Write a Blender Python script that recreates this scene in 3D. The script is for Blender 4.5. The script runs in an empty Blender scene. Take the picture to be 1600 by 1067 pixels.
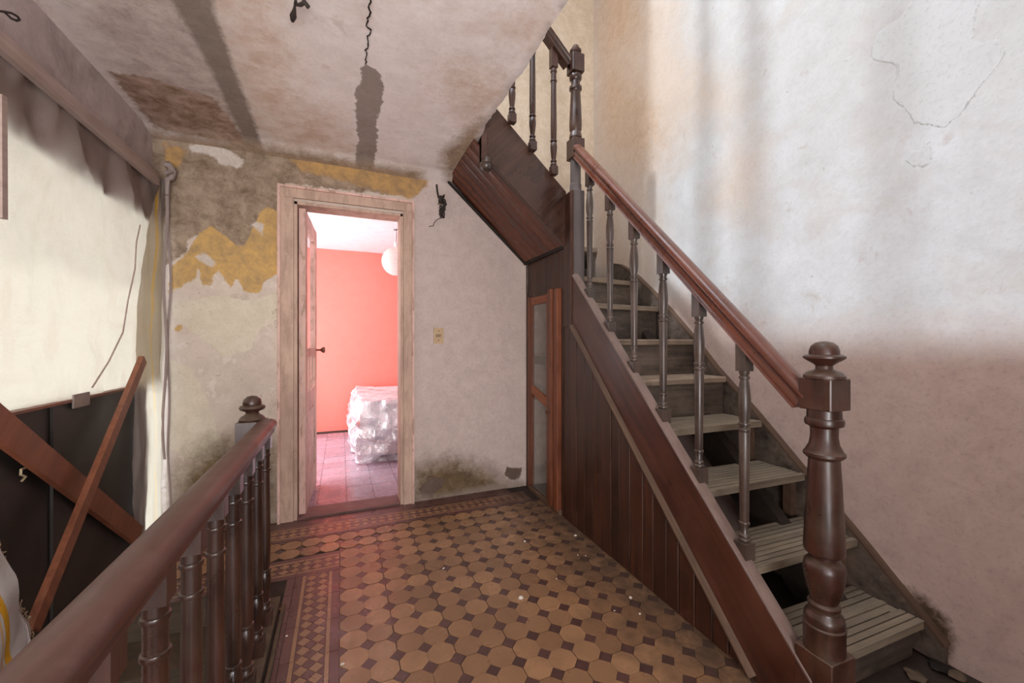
import bpy, bmesh, math, random
import numpy as np
from mathutils import Vector, Matrix, noise as mn
random.seed(4)
PI = math.pi
SC = bpy.context.scene
COL = SC.collection
# ------------------------------------------------------------------ camera
F = 636.0
YAW = math.atan2(1515 / 1643.2, 636 / 1643.2) - PI / 2          # heading of the lens about Z
CAM = Vector((0, 0, 1.2))
cd = bpy.data.cameras.new('camera'); cam = bpy.data.objects.new('camera', cd); COL.objects.link(cam)
cam.location = CAM; cam.rotation_euler = (PI / 2, 0, -math.atan2(636, 1515))
cd.sensor_width = 36; cd.lens = F / 1600 * 36; cd.clip_start = 0.05
SC.camera = cam
CA, SA = 1515 / 1643.2, 636 / 1643.2
# ------------------------------------------------------------------ light
SC.view_settings.view_transform = 'Standard'; SC.view_settings.look = 'None'
SC.view_settings.gamma = 1; SC.view_settings.use_curve_mapping = False
SC.view_settings.exposure = 0.17
SC.cycles.max_bounces = 10; SC.cycles.diffuse_bounces = 6; SC.cycles.transparent_max_bounces = 16
SC.cycles.use_denoising = True; SC.cycles.sample_clamp_indirect = 6
w = bpy.data.worlds.new('sky'); SC.world = w; w.use_nodes = True
bg = w.node_tree.nodes['Background']; bg.inputs[0].default_value = (0.80, 0.88, 1.0, 1); bg.inputs[1].default_value = 3.4
sd = bpy.data.lights.new('sun', 'SUN'); sun = bpy.data.objects.new('sun', sd); COL.objects.link(sun)
sd.energy = 2.3; sd.angle = math.radians(3.0); sd.color = (0.84, 0.92, 1.0)
sun.rotation_euler = Vector((-1, 0.0, 1.17)).to_track_quat('Z', 'Y').to_euler()
def area(name, loc, direction, sx, sy, power, color, portal=False):
    d = bpy.data.lights.new(name, 'AREA'); o = bpy.data.objects.new(name, d); COL.objects.link(o)
    d.shape = 'RECTANGLE'; d.size = sx; d.size_y = sy; d.energy = power; d.color = color
    o.location = loc; o.rotation_euler = (-Vector(direction)).to_track_quat('Z', 'Y').to_euler()
    if portal: d.cycles.is_portal = True
    return o
area('skylight_portal', (-0.2, 1.0, 5.19), (0, 0, -1), 2.8, 2.9, 1, (1, 1, 1), True)
area('opening_portal', (-1.52, 4.7, 1.3), (1, 0, 0), 2.0, 1.8, 1, (1, 1, 1), True)
area('opening_portal', (-.1, -2.02, 1.25), (0, 1, 0), 1.9, 2.4, 1, (1, 1, 1), True)  # portal at the added opening behind the camera
area('daylight_fill', (-1.54, 4.72, 1.35), (1, 0, -0.1), 1.9, 1.6, 74, (0.95, 0.97, 1.0))
area('daylight_fill', (-.1, -2.05, 0.8), (-.25, 1, 1.0), 1.6, 1.4, 118, (1.0, 0.95, 0.91))  # added fill lamp behind the camera, tilted up to brighten the ceiling
area('stairwell_daylight', (-0.1, 1.2, 5.1), (0.35, 0, -1), 1.6, 3.0, 44, (0.86, 0.93, 1.0))
# ------------------------------------------------------------------ helpers
def ray(u, v):
    a = (u - 800) / F; b = (534 - v) / F
    return Vector((CA * a + SA, -SA * a + CA, b))
def P(u, v, ax, val):                       # the point of a wall, floor or ceiling plane seen at a photo pixel
    r = ray(u, v); i = 'xyz'.index(ax); t = (val - CAM[i]) / r[i]
    return CAM + r * t
def meta(o, label=None, cat=None, group=None, kind=None):
    if label: o['label'] = label
    if cat: o['category'] = cat
    if group: o['group'] = group
    if kind: o['kind'] = kind
    return o
def empty(name, loc=(0, 0, 0), **k):
    o = bpy.data.objects.new(name, None); COL.objects.link(o); o.location = loc; o.empty_display_size = .05
    return meta(o, **k)
def fin(name, bm, m, parent=None, bevel=0, smooth=35, seg=1, **k):
    if bevel:
        es = [e for e in bm.edges if len(e.link_faces) == 2 and e.calc_face_angle(0) > .5]
        bmesh.ops.bevel(bm, geom=es, offset=bevel, segments=seg, affect='EDGES', clamp_overlap=True)
    bmesh.ops.recalc_face_normals(bm, faces=bm.faces[:])
    if smooth:
        th = math.radians(smooth)
        for f in bm.faces: f.smooth = True
        for e in bm.edges:
            if len(e.link_faces) != 2 or e.calc_face_angle(0) > th: e.smooth = False
    me = bpy.data.meshes.new(name); bm.to_mesh(me); bm.free()
    for mm in (m if isinstance(m, (list, tuple)) else [m]): me.materials.append(mm)
    o = bpy.data.objects.new(name, me); COL.objects.link(o)
    if parent: o.parent = parent
    return meta(o, **k)
def BM(): return bmesh.new()
def bx(bm, x0, x1, y0, y1, z0, z1, mi=0):
    vs = [bm.verts.new((x, y, z)) for z in (z0, z1) for y in (y0, y1) for x in (x0, x1)]
    for q in ((0, 2, 3, 1), (4, 5, 7, 6), (0, 1, 5, 4), (2, 6, 7, 3), (0, 4, 6, 2), (1, 3, 7, 5)):
        bm.faces.new([vs[i] for i in q]).material_index = mi
    return bm
def prism(bm, pts, ax, lo, hi, mi=0):       # polygon in the plane across axis ax, extruded lo..hi
    def v3(p, h):
        return {'x': (h, p[0], p[1]), 'y': (p[0], h, p[1]), 'z': (p[0], p[1], h)}[ax]
    A = [bm.verts.new(v3(p, lo)) for p in pts]; B = [bm.verts.new(v3(p, hi)) for p in pts]
    n = len(pts)
    bm.faces.new(A).material_index = mi; bm.faces.new(B[::-1]).material_index = mi
    for i in range(n):
        bm.faces.new((A[i], B[i], B[(i + 1) % n], A[(i + 1) % n])).material_index = mi
    return bm
def lathe(bm, prof, cx=0, cy=0, seg=20, capped=True):
    rings = []
    for r, z in prof:
        rings.append([bm.verts.new((cx + r * math.cos(2 * PI * i / seg), cy + r * math.sin(2 * PI * i / seg), z)) for i in range(seg)])
    for a, b in zip(rings, rings[1:]):
        for i in range(seg):
            bm.faces.new((a[i], a[(i + 1) % seg], b[(i + 1) % seg], b[i]))
    if capped:
        bm.faces.new(rings[0][::-1]); bm.faces.new(rings[-1])
    return bm
def sweep(bm, prof, p0, p1, up=(0, 0, 1), vertical_ends=False):
    p0, p1 = Vector(p0), Vector(p1); d = (p1 - p0).normalized(); right = d.cross(Vector(up)).normalized(); nu = right.cross(d)
    R = []
    for p in (p0, p1):
        ring = []
        for a, b in prof:
            q = p + right * a + nu * b
            if vertical_ends:                # plumb cut against a post
                k = Vector((d.x, d.y, 0)); q = q - d * ((q - p).dot(k) / d.dot(k))
            ring.append(bm.verts.new(q))
        R.append(ring)
    n = len(prof)
    bm.faces.new(R[0]); bm.faces.new(R[1][::-1])
    for i in range(n): bm.faces.new((R[0][i], R[1][i], R[1][(i + 1) % n], R[0][(i + 1) % n]))
    return bm
def tube(bm, pts, r, seg=8):
    pts = [Vector(p) for p in pts]; rings = []
    rr = r if isinstance(r, (list, tuple)) else [r] * len(pts)
    n = None
    for i, p in enumerate(pts):
        d = (pts[min(i + 1, len(pts) - 1)] - pts[max(i - 1, 0)]).normalized()
        if n is None: n = d.orthogonal().normalized()
        n = (n - d * n.dot(d)).normalized(); b = d.cross(n)
        rings.append([bm.verts.new(p + (n * math.cos(2 * PI * k / seg) + b * math.sin(2 * PI * k / seg)) * rr[i]) for k in range(seg)])
    for a, b in zip(rings, rings[1:]):
        for i in range(seg): bm.faces.new((a[i], a[(i + 1) % seg], b[(i + 1) % seg], b[i]))
    bm.faces.new(rings[0][::-1]); bm.faces.new(rings[-1])
    return bm
def plank(bm, p0, p1, wdir, wid, th, bow=0):  # board from p0 to p1, width along wdir, thickness across both
    p0, p1, wd = Vector(p0), Vector(p1), Vector(wdir); d = (p1 - p0).normalized(); wd = (wd - d * wd.dot(d)).normalized(); n = d.cross(wd)
    vs = []
    for p in (p0, p1):
        for a, b in ((-1, -1), (1, -1), (1, 1), (-1, 1)): vs.append(bm.verts.new(p + wd * a * wid / 2 + n * b * th / 2))
    for q in ((0, 1, 2, 3), (7, 6, 5, 4), (0, 4, 5, 1), (1, 5, 6, 2), (2, 6, 7, 3), (3, 7, 4, 0)): bm.faces.new([vs[i] for i in q])
    return bm
def fbm(x, y, z, o=3):
    s = 0; a = 1
    for _ in range(o): s += a * mn.noise(Vector((x, y, z))); a *= .5; x *= 2; y *= 2; z *= 2
    return s
def copy_tree(root, loc=None, **k):
    r = root.copy(); COL.objects.link(r)
    if loc is not None: r.location = loc
    for ch in root.children:
        c = ch.copy(); COL.objects.link(c); c.parent = r
        for g in ch.children: e = g.copy(); COL.objects.link(e); e.parent = c
    return meta(r, **k)
# ------------------------------------------------------------------ material helpers
class NT:
    def __init__(s, name):
        s.m = bpy.data.materials.new(name); s.m.use_nodes = True; s.t = s.m.node_tree; s.n = s.t.nodes
        s.b = s.n['Principled BSDF']; s.out = s.n['Material Output']
        s.tc = s.n.new('ShaderNodeTexCoord')
    def L(s, a, b): s.t.links.new(a, b)
    def put(s, sock, v):
        if isinstance(v, bpy.types.NodeSocket): s.L(v, sock)
        elif isinstance(v, (tuple, list)) and len(v) == 3 and sock.type == 'RGBA': sock.default_value = (*v, 1)
        else: sock.default_value = v
    def map(s, vec, scale=(1, 1, 1), rot=(0, 0, 0), loc=(0, 0, 0)):
        m = s.n.new('ShaderNodeMapping'); s.L(vec, m.inputs[0]); s.put(m.inputs[1], loc); m.inputs[2].default_value = rot; m.inputs[3].default_value = scale
        return m.outputs[0]
    def noise(s, vec, scale=5, detail=5, rough=.55, dist=0):
        m = s.n.new('ShaderNodeTexNoise'); s.L(vec, m.inputs['Vector']); m.inputs['Scale'].default_value = scale
        m.inputs['Detail'].default_value = detail; m.inputs['Roughness'].default_value = rough; m.inputs['Distortion'].default_value = dist
        return m.outputs['Fac']
    def voro(s, vec, scale, out='Distance'):
        m = s.n.new('ShaderNodeTexVoronoi'); s.L(vec, m.inputs['Vector']); m.inputs['Scale'].default_value = scale
        return m.outputs[out]
    def wave(s, vec, scale, dist=0, axis='X', detail=0, dscale=1):
        m = s.n.new('ShaderNodeTexWave'); s.L(vec, m.inputs['Vector']); m.bands_direction = axis
        m.inputs['Scale'].default_value = scale; m.inputs['Distortion'].default_value = dist; m.inputs['Detail'].default_value = detail; m.inputs['Detail Scale'].default_value = dscale
        return m.outputs['Fac']
    def ma(s, op, a, b=0, c=0, clamp=False):
        m = s.n.new('ShaderNodeMath'); m.operation = op; m.use_clamp = clamp
        for i, v in enumerate((a, b, c)): s.put(m.inputs[i], v)
        return m.outputs[0]
    def rng(s, v, a, b, c=0, d=1):
        m = s.n.new('ShaderNodeMapRange'); s.put(m.inputs[0], v)
        for i, q in enumerate((a, b, c, d)): m.inputs[i + 1].default_value = q
        return m.outputs[0]
    def mix(s, fac, a, b, mode='MIX'):
        m = s.n.new('ShaderNodeMix'); m.data_type = 'RGBA'; m.blend_type = mode
        s.put(m.inputs[0], fac); s.put(m.inputs[6], a); s.put(m.inputs[7], b)
        return m.outputs[2]
    def attr(s, name):
        m = s.n.new('ShaderNodeAttribute'); m.attribute_name = name
        return m.outputs['Fac']
    def sep(s, vec):
        m = s.n.new('ShaderNodeSeparateXYZ'); s.L(vec, m.inputs[0]); return m.outputs
    def bump(s, h, strength=.3, dist=.01, nrm=None):
        m = s.n.new('ShaderNodeBump'); m.inputs['Strength'].default_value = strength; m.inputs['Distance'].default_value = dist
        s.L(h, m.inputs['Height'])
        if nrm: s.L(nrm, m.inputs['Normal'])
        return m.outputs[0]
    def rnd(s):
        m = s.n.new('ShaderNodeObjectInfo'); return m.outputs['Random']
    def geo(s): return s.n.new('ShaderNodeNewGeometry').outputs
    def fin(s, color, rough=.7, normal=None, spec=.5, **k):
        s.put(s.b.inputs['Base Color'], color); s.put(s.b.inputs['Roughness'], rough); s.b.inputs['Specular IOR Level'].default_value = spec
        if normal: s.L(normal, s.b.inputs['Normal'])
        for q, v in k.items(): s.put(s.b.inputs[q], v)
        return s.m
def S(r, g, b):                              # sRGB 0-255 to linear
    f = lambda c: (c / 255 / 12.92) if c / 255 <= .04045 else ((c / 255 + .055) / 1.055) ** 2.4
    return (f(r), f(g), f(b))
def wood(name, dark, light, axis='z', rot=None, rough=.42, dust=None, dust_amt=.5, scr=.0, scrc=(.4, .3, .22), vary=.25, coat=0.0, bump=.25):
    t = NT(name); v = t.tc.outputs['Object']
    off = t.n.new('ShaderNodeCombineXYZ'); r = t.rnd()
    for i in range(3): t.L(t.ma('MULTIPLY', r, 7.3 + i * 3), off.inputs[i])
    if rot: v = t.map(v, rot=rot)
    ad = t.n.new('ShaderNodeVectorMath'); ad.operation = 'ADD'; t.L(v, ad.inputs[0]); t.L(off.outputs[0], ad.inputs[1]); v = ad.outputs[0]
    sc = {'x': (.06, 1, 1), 'y': (1, .06, 1), 'z': (1, 1, .06)}[axis]
    g = t.map(v, scale=sc)
    n1 = t.noise(g, 26, 7, .65, .6); n2 = t.noise(g, 110, 4, .6); n3 = t.noise(v, 5, 5, .6)
    f = t.ma('ADD', t.ma('MULTIPLY', n1, .7), t.ma('MULTIPLY', n3, .45), clamp=True)
    f = t.rng(f, .38, .78)
    c = t.mix(f, dark, light)
    c = t.mix(t.rng(r, 0, 1, 0, vary), c, tuple(x * .45 for x in dark))
    rg = t.rng(n3, .3, .7, rough - .1, rough + .15)
    if scr:
        sm = t.noise(t.map(v, scale=sc if scr < 1 else (1, 1, 1)), 45, 8, .8); c = t.mix(t.rng(sm, .66, .72, 0, min(scr, 1)), c, scrc)
    if dust:
        up = t.sep(t.geo()['Normal'])[2]
        d = t.ma('MULTIPLY', t.rng(up, .25, .95), t.rng(t.noise(v, 14, 6, .7), .3, .62, .25, 1))
        d2 = t.ma('MULTIPLY', t.rng(t.noise(v, 7, 6, .7), .45, .75), dust_amt * .5)
        d = t.ma('ADD', t.ma('MULTIPLY', d, dust_amt), d2, clamp=True)
        c = t.mix(d, c, dust); rg = t.ma('ADD', rg, t.ma('MULTIPLY', d, .35), clamp=True)
    nb = t.bump(t.ma('ADD', t.ma('MULTIPLY', n2, .5), n1), bump, .002)
    return t.fin(c, rg, nb, .5, **({'Coat Weight': coat, 'Coat Roughness': .25} if coat else {}))
def plaster(name, base, alt, layers, mott=.5, scale=1.0, bumpd=.004, gens=(), rough=.92):
    """layers: (attribute, colour, colour2, edge noise, softness, relief)   gens: (noise scale, lo, hi, colour, amount)"""
    t = NT(name); v = t.tc.outputs['Object']
    big = t.noise(v, 2.1 * scale, 6, .62, .4); mid = t.noise(v, 9 * scale, 7, .65, .3); fine = t.noise(v, 55, 6, .7)
    c = t.mix(t.rng(big, .4, .62, 0, mott), base, alt)
    c = t.mix(t.rng(mid, .42, .68, 0, mott * .7), c, tuple(x * .78 for x in alt))
    c = t.mix(t.rng(fine, .5, .75, 0, .25), c, tuple(x * .6 for x in alt))
    for sc_, lo, hi, col, am in gens:
        q = t.noise(t.map(v, loc=(sc_ * 3.1, 1.7, sc_)), sc_, 8, .68, .5)
        c = t.mix(t.rng(q, lo, hi, 0, am), c, col)
    h = t.ma('ADD', t.ma('MULTIPLY', mid, .6), t.ma('MULTIPLY', fine, .35))
    e1 = t.noise(v, 14, 8, .7, .2); e2 = t.noise(v, 70, 4, .7)
    e = t.ma('ADD', t.ma('MULTIPLY', t.ma('SUBTRACT', e1, .5), 1.0), t.ma('MULTIPLY', t.ma('SUBTRACT', e2, .5), .35))
    for at, col, col2, amp, soft, rel in layers:
        d = t.ma('ADD', t.attr(at), t.ma('MULTIPLY', e, amp))
        f = t.rng(d, -soft, soft)
        lc = t.mix(t.rng(t.noise(t.map(v, loc=(len(at), 3, 9)), 11, 8, .7, .4), .38, .66), col, col2)
        lc = t.mix(t.rng(fine, .52, .7, 0, .35), lc, tuple(x * .55 for x in col2))
        c = t.mix(f, c, lc)
        if rel: h = t.ma('ADD', h, t.ma('MULTIPLY', f, rel))
    return t.fin(c, rough, t.bump(h, .55, bumpd), .25)
def sdf(pts, poly):                          # signed distance, positive inside
    pts = np.asarray(pts, float); poly = np.asarray(poly, float); d = np.full(len(pts), 1e9); ins = np.zeros(len(pts), bool)
    for i in range(len(poly)):
        a = poly[i]; b = poly[(i + 1) % len(poly)]; ab = b - a
        t = np.clip(((pts - a) @ ab) / (ab @ ab + 1e-12), 0, 1)
        d = np.minimum(d, np.linalg.norm(pts - (a + t[:, None] * ab), axis=1))
        c = ((a[1] > pts[:, 1]) != (b[1] > pts[:, 1])) & (pts[:, 0] < (b[0] - a[0]) * (pts[:, 1] - a[1]) / (b[1] - a[1] + 1e-12) + a[0])
        ins ^= c
    return np.where(ins, d, -d)
def add_masks(o, ax, val, masks, lim=.35):   # outlines of stains and painted shade, given as photo pixels on this wall's plane
    me = o.data; n = len(me.vertices); co = np.zeros(n * 3); me.vertices.foreach_get('co', co); co = co.reshape(-1, 3)
    idx = [i for i in range(3) if i != 'xyz'.index(ax)]; p2 = co[:, idx]
    for name, polys in masks.items():
        best = np.full(n, -lim)
        for poly in polys:
            w2 = [[P(u, v, ax, val)[i] for i in idx] for u, v in poly]
            best = np.maximum(best, sdf(p2, w2))
        at = me.attributes.new(name, 'FLOAT', 'POINT'); at.data.foreach_set('value', np.clip(best, -lim, lim))
def grid(bm, ax, val, a0, a1, b0, b1, step, hole=None, amp=.004, flip=False, mi=0):
    A = list(np.arange(a0, a1, step)) + [a1]; B = list(np.arange(b0, b1, step)) + [b1]
    for h in (hole or []):
        A += [h[0], h[1]]; B += [h[2], h[3]]
    def uniq(L):
        L = sorted(L); r = [L[0]]
        for x in L[1:]:
            if x - r[-1] > .004: r.append(x)
        return r
    for h in (hole or []):
        A = [x for x in A if min(abs(x - h[0]), abs(x - h[1])) > .012 or x in (h[0], h[1])]
        B = [x for x in B if min(abs(x - h[2]), abs(x - h[3])) > .012 or x in (h[2], h[3])]
    A, B = uniq(A), uniq(B)
    V = {}
    for i, a in enumerate(A):
        for j, b in enumerate(B):
            k = val + amp * fbm(a * 1.7, b * 1.7, val * 3, 3)
            V[i, j] = bm.verts.new({'x': (k, a, b), 'y': (a, k, b), 'z': (a, b, k)}[ax])
    for i in range(len(A) - 1):
        for j in range(len(B) - 1):
            ca, cb = (A[i] + A[i + 1]) / 2, (B[j] + B[j + 1]) / 2
            if any(h[0] < ca < h[1] and h[2] < cb < h[3] for h in (hole or [])): continue
            bm.faces.new((V[i, j], V[i + 1, j], V[i + 1, j + 1], V[i, j + 1])).material_index = mi
    for v in [v for v in bm.verts if not v.link_faces]: bm.verts.remove(v)
    return bm
# ------------------------------------------------------------------ materials
PINKW = S(196, 178, 170)
m_back = plaster('old_plaster_back', S(210, 195, 182), S(194, 177, 163), [
    ('upper', S(222, 206, 186), S(206, 186, 162), .05, .05, 0),
    ('right', S(202, 184, 176), S(188, 170, 162), .10, .10, 0),
    ('cream', S(214, 202, 184), S(202, 190, 170), .06, .004, -.3),
    ('grey', S(168, 148, 128), S(118, 98, 80), .10, .006, -.8),
    ('yellow', S(206, 166, 104), S(166, 138, 100), .05, .004, -.4),
    ('ochre', S(190, 150, 96), S(150, 122, 92), .08, .01, -.3),
    ('white', S(212, 200, 190), S(190, 176, 164), .06, .006, .3),
    ('mould', S(120, 100, 74), S(84, 68, 48), .22, .10, -.4),
    ('dirt', S(112, 94, 84), S(92, 76, 66), .05, .004, -1.2),
    ('cement', S(150, 134, 120), S(122, 106, 92), .07, .03, -.3)],
    gens=((3.2, .56, .66, S(172, 152, 132), .55), (7, .60, .64, S(220, 208, 198), .6), (22, .62, .70, S(120, 100, 80), .55), (50, .70, .73, S(84, 66, 52), .6)))
m_ceil = plaster('old_plaster_ceiling', S(242, 233, 230), S(228, 215, 210), [
    ('dirty', S(200, 186, 180), S(166, 150, 144), .22, .12, 0),
    ('tan', S(204, 178, 160), S(226, 210, 200), .45, .12, .2),
    ('brown', S(128, 102, 84), S(186, 160, 148), .10, .01, -.5),
    ('strip', S(144, 130, 121), S(132, 118, 109), .05, .012, -.5),
    ('patch', S(160, 147, 139), S(148, 135, 127), .07, .003, -1.6),
    ('edge', S(176, 152, 130), S(140, 120, 100), .14, .05, -.4)],
    gens=((2.6, .54, .68, S(212, 193, 182), .6), (6, .6, .68, S(196, 176, 166), .5), (24, .66, .72, S(130, 110, 100), .4)), mott=.5)
m_right = plaster('old_plaster_right', S(206, 206, 206), S(194, 190, 186), [
    ('warm', S(206, 182, 160), S(192, 164, 138), .35, .28, 0),  # corner tan: warmer light painted in together with dirt
    ('low', S(196, 174, 162), S(182, 160, 150), .12, .12, 0),  # shade below the landing's shadow edge, painted warmer and darker
    ('flake', S(203, 202, 201), S(197, 196, 195), .035, .003, -1.0),
    ('stain', S(204, 186, 170), S(210, 194, 180), .25, .16, 0),
    ('mould', S(96, 78, 58), S(70, 56, 42), .10, .02, -.8)],
    gens=((3.0, .52, .68, S(188, 178, 168), .45), (9, .62, .70, S(172, 154, 142), .4), (26, .66, .71, S(150, 128, 112), .55), (60, .70, .74, S(110, 90, 76), .6)), mott=.45)
m_left = plaster('old_plaster_left', S(200, 186, 184), S(176, 160, 158), [], gens=((4, .5, .7, S(120, 104, 98), .6),), mott=.6)
m_up = plaster('stairwell_plaster', S(222, 206, 186), S(206, 186, 162), [], mott=.5)
m_pink = plaster('salmon_paint', S(244, 132, 118), S(238, 124, 110), [], mott=.25, bumpd=.0015, rough=.8)
m_white = plaster('white_ceiling_paint', S(238, 232, 232), S(228, 222, 224), [], mott=.4, bumpd=.002)
m_ext = plaster('outer_render', S(190, 184, 176), S(170, 164, 156), [], mott=.3)
RED_D, RED_L = S(34, 15, 9), S(92, 40, 24)
m_string = wood('varnished_stringer', S(44, 21, 13), S(94, 50, 34), 'y', (-PI / 4, 0, 0), .38, S(120, 96, 80), .18, .35, S(150, 110, 84))
m_panel = wood('dark_panelling', S(34, 17, 9), S(86, 46, 27), 'z', None, .40, None, 0, .7, S(140, 96, 66), vary=.35)
m_panel_h = wood('dark_soffit', S(60, 28, 16), S(124, 66, 40), 'x', (0, PI / 4.2, 0), .4, None, 0, .3, S(130, 84, 56), vary=.4)
m_upstr = wood('upper_stringer_wood', S(46, 29, 23), S(96, 66, 54), 'x', (0, PI / 4, 0), .3, None, 0, 1.0, S(150, 84, 58))
m_rail = wood('handrail_wood', S(56, 24, 15), S(122, 62, 40), 'y', (-PI / 4, 0, 0), .27, S(150, 122, 108), .22, coat=.4)
m_rail_flat = wood('near_handrail_wood', S(58, 32, 26), S(108, 66, 54), 'y', None, .38, S(116, 94, 86), .45, .5, S(140, 110, 96))
m_bal = wood('grey_brown_turned_wood', S(36, 27, 23), S(86, 67, 58), 'z', None, .34, S(138, 120, 104), .45, .5, S(140, 120, 100), coat=.25)
m_bal_low = wood('dark_turned_wood', S(30, 19, 15), S(80, 46, 35), 'z', None, .30, S(104, 92, 80), .25, coat=.3)
m_newel = wood('red_turned_wood', S(30, 18, 13), S(84, 45, 32), 'z', None, .32, S(112, 96, 78), .5, coat=.2)
m_post = wood('grey_post_wood', S(70, 60, 58), S(110, 98, 94), 'z', None, .5, None, 0, .4, S(60, 44, 36))
m_tread = wood('worn_grey_treads', S(92, 80, 66), S(158, 142, 120), 'x', None, .8, S(160, 146, 126), .3, .6, S(70, 58, 46), bump=.6)
m_tread_d = wood('upper_treads', S(96, 80, 66), S(170, 150, 128), 'x', None, .75, S(186, 164, 140), .55, .5, S(70, 58, 48))
m_riser = wood('scuffed_black_risers', S(26, 20, 17), S(120, 104, 92), 'x', None, .55, S(150, 132, 112), .5, 1.0, S(160, 140, 120), bump=.6)
m_under = wood('rough_understair_wood', S(24, 17, 12), S(58, 43, 30), 'x', None, .8, None, 0)
m_cap = wood('scuffed_stringer_cap', S(88, 68, 62), S(136, 112, 102), 'y', (-PI / 4, 0, 0), .5, S(160, 138, 124), .35, .6, S(200, 180, 160))
m_mould = wood('worn_moulding', S(74, 54, 42), S(124, 98, 78), 'y', (-PI / 4, 0, 0), .6, None, 0, .3)
m_cup = wood('orange_cupboard_wood', S(76, 38, 23), S(138, 78, 49), 'z', None, .4, None, 0, .5, S(190, 120, 76))
m_cup_h = wood('orange_rail_wood', S(110, 56, 28), S(176, 104, 62), 'y', None, .45, None, 0, .4, S(200, 150, 100))
m_brace = wood('reddish_brace_boards', S(104, 56, 38), S(150, 90, 64), 'y', (-PI / 4, 0, 0), .45, None, 0, .3, S(60, 40, 30))
m_brace2 = wood('reddish_brace_board_leaning', S(104, 58, 38), S(158, 98, 70), 'y', (PI / 3.4, 0, 0), .45, None, 0, .3, S(60, 40, 30))
m_down = wood('dark_dirty_boards', S(46, 36, 27), S(96, 78, 60), 'x', None, .7, S(120, 100, 78), .4, .8, S(140, 116, 84))
m_batten = wood('dusty_batten', S(146, 124, 114), S(184, 164, 156), 'y', None, .8, None, 0)
m_sill = wood('threshold_wood', S(78, 44, 40), S(130, 88, 80), 'x', None, .5, S(160, 130, 124), .3)
def simple(name, c, rough=.6, metal=0, var=.25, sc=20, spec=.5, bump=.1, **k):
    t = NT(name); v = t.tc.outputs['Object']; n = t.noise(v, sc, 6, .65)
    return t.fin(t.mix(t.rng(n, .35, .65, 0, var * 2), c, tuple(x * .6 for x in c)), t.rng(n, .3, .7, max(rough - .1, 0), min(rough + .1, 1)), t.bump(n, bump, .002), spec, Metallic=metal, **k)
m_door = None
def door_paint():
    t = NT('flaking_pink_door_paint'); v = t.tc.outputs['Object']
    n = t.noise(t.map(v, scale=(1, 1, .25)), 24, 8, .7, .3); b = t.noise(v, 3, 5, .6); z = t.sep(v)[2]
    c = t.mix(t.rng(b, .4, .62), S(224, 184, 172), S(196, 164, 148))
    c = t.mix(t.rng(n, .52, .60, 0, .75), c, S(160, 128, 108))
    c = t.mix(t.rng(t.noise(v, 60, 6, .75), .62, .68, 0, .8), c, S(110, 80, 64))
    return t.fin(c, .6, t.bump(n, .5, .003), .4)
m_door = door_paint()
def door_paint2():
    t = NT('aged_casing_paint'); v = t.tc.outputs['Object']
    n = t.noise(t.map(v, scale=(1, 1, .2)), 20, 8, .7, .3); b = t.noise(v, 2.5, 5, .6)
    c = t.mix(t.rng(b, .38, .62), S(204, 174, 154), S(186, 156, 140))
    c = t.mix(t.rng(n, .48, .62, 0, .5), c, S(150, 124, 108))
    c = t.mix(t.rng(t.noise(v, 34, 8, .75), .58, .66, 0, .6), c, S(214, 184, 172))
    c = t.mix(t.rng(t.noise(v, 90, 6, .75), .64, .70, 0, .7), c, S(110, 84, 68))
    return t.fin(c, .7, t.bump(n, .5, .003), .3)
m_casing = door_paint2()
m_grime = simple('grimy_dark_metal', S(40, 34, 30), .6, .4)
m_knob = simple('brass_knob', S(120, 80, 62), .35, .7)
m_cable = simple('old_cable_black', S(48, 38, 32), .8)
m_cablew = simple('old_cable_beige', S(170, 150, 120), .7)
m_switch = simple('yellowed_bakelite', S(196, 164, 124), .5)
m_switch_d = simple('switch_rocker', S(150, 122, 90), .5)
m_white_obj = simple('white_porcelain', S(226, 222, 216), .4, var=.1)
m_crumb = simple('plaster_crumbs', S(220, 208, 196), .9)
m_leaf = simple('dry_leaf', S(120, 84, 50), .8)
m_grout = simple('dirty_grout', S(58, 44, 35), .9, var=.5, sc=9)
def black_sheet():
    t = NT('black_board'); v = t.tc.outputs['Object']
    n = t.noise(v, 3, 6, .6); c = t.mix(t.rng(n, .35, .65), S(30, 25, 23), S(52, 45, 40))
    return t.fin(c, t.rng(n, .3, .7, .38, .6), t.bump(t.noise(v, 2.2, 3, .5), .3, .02), .5)
m_black = black_sheet()
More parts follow.
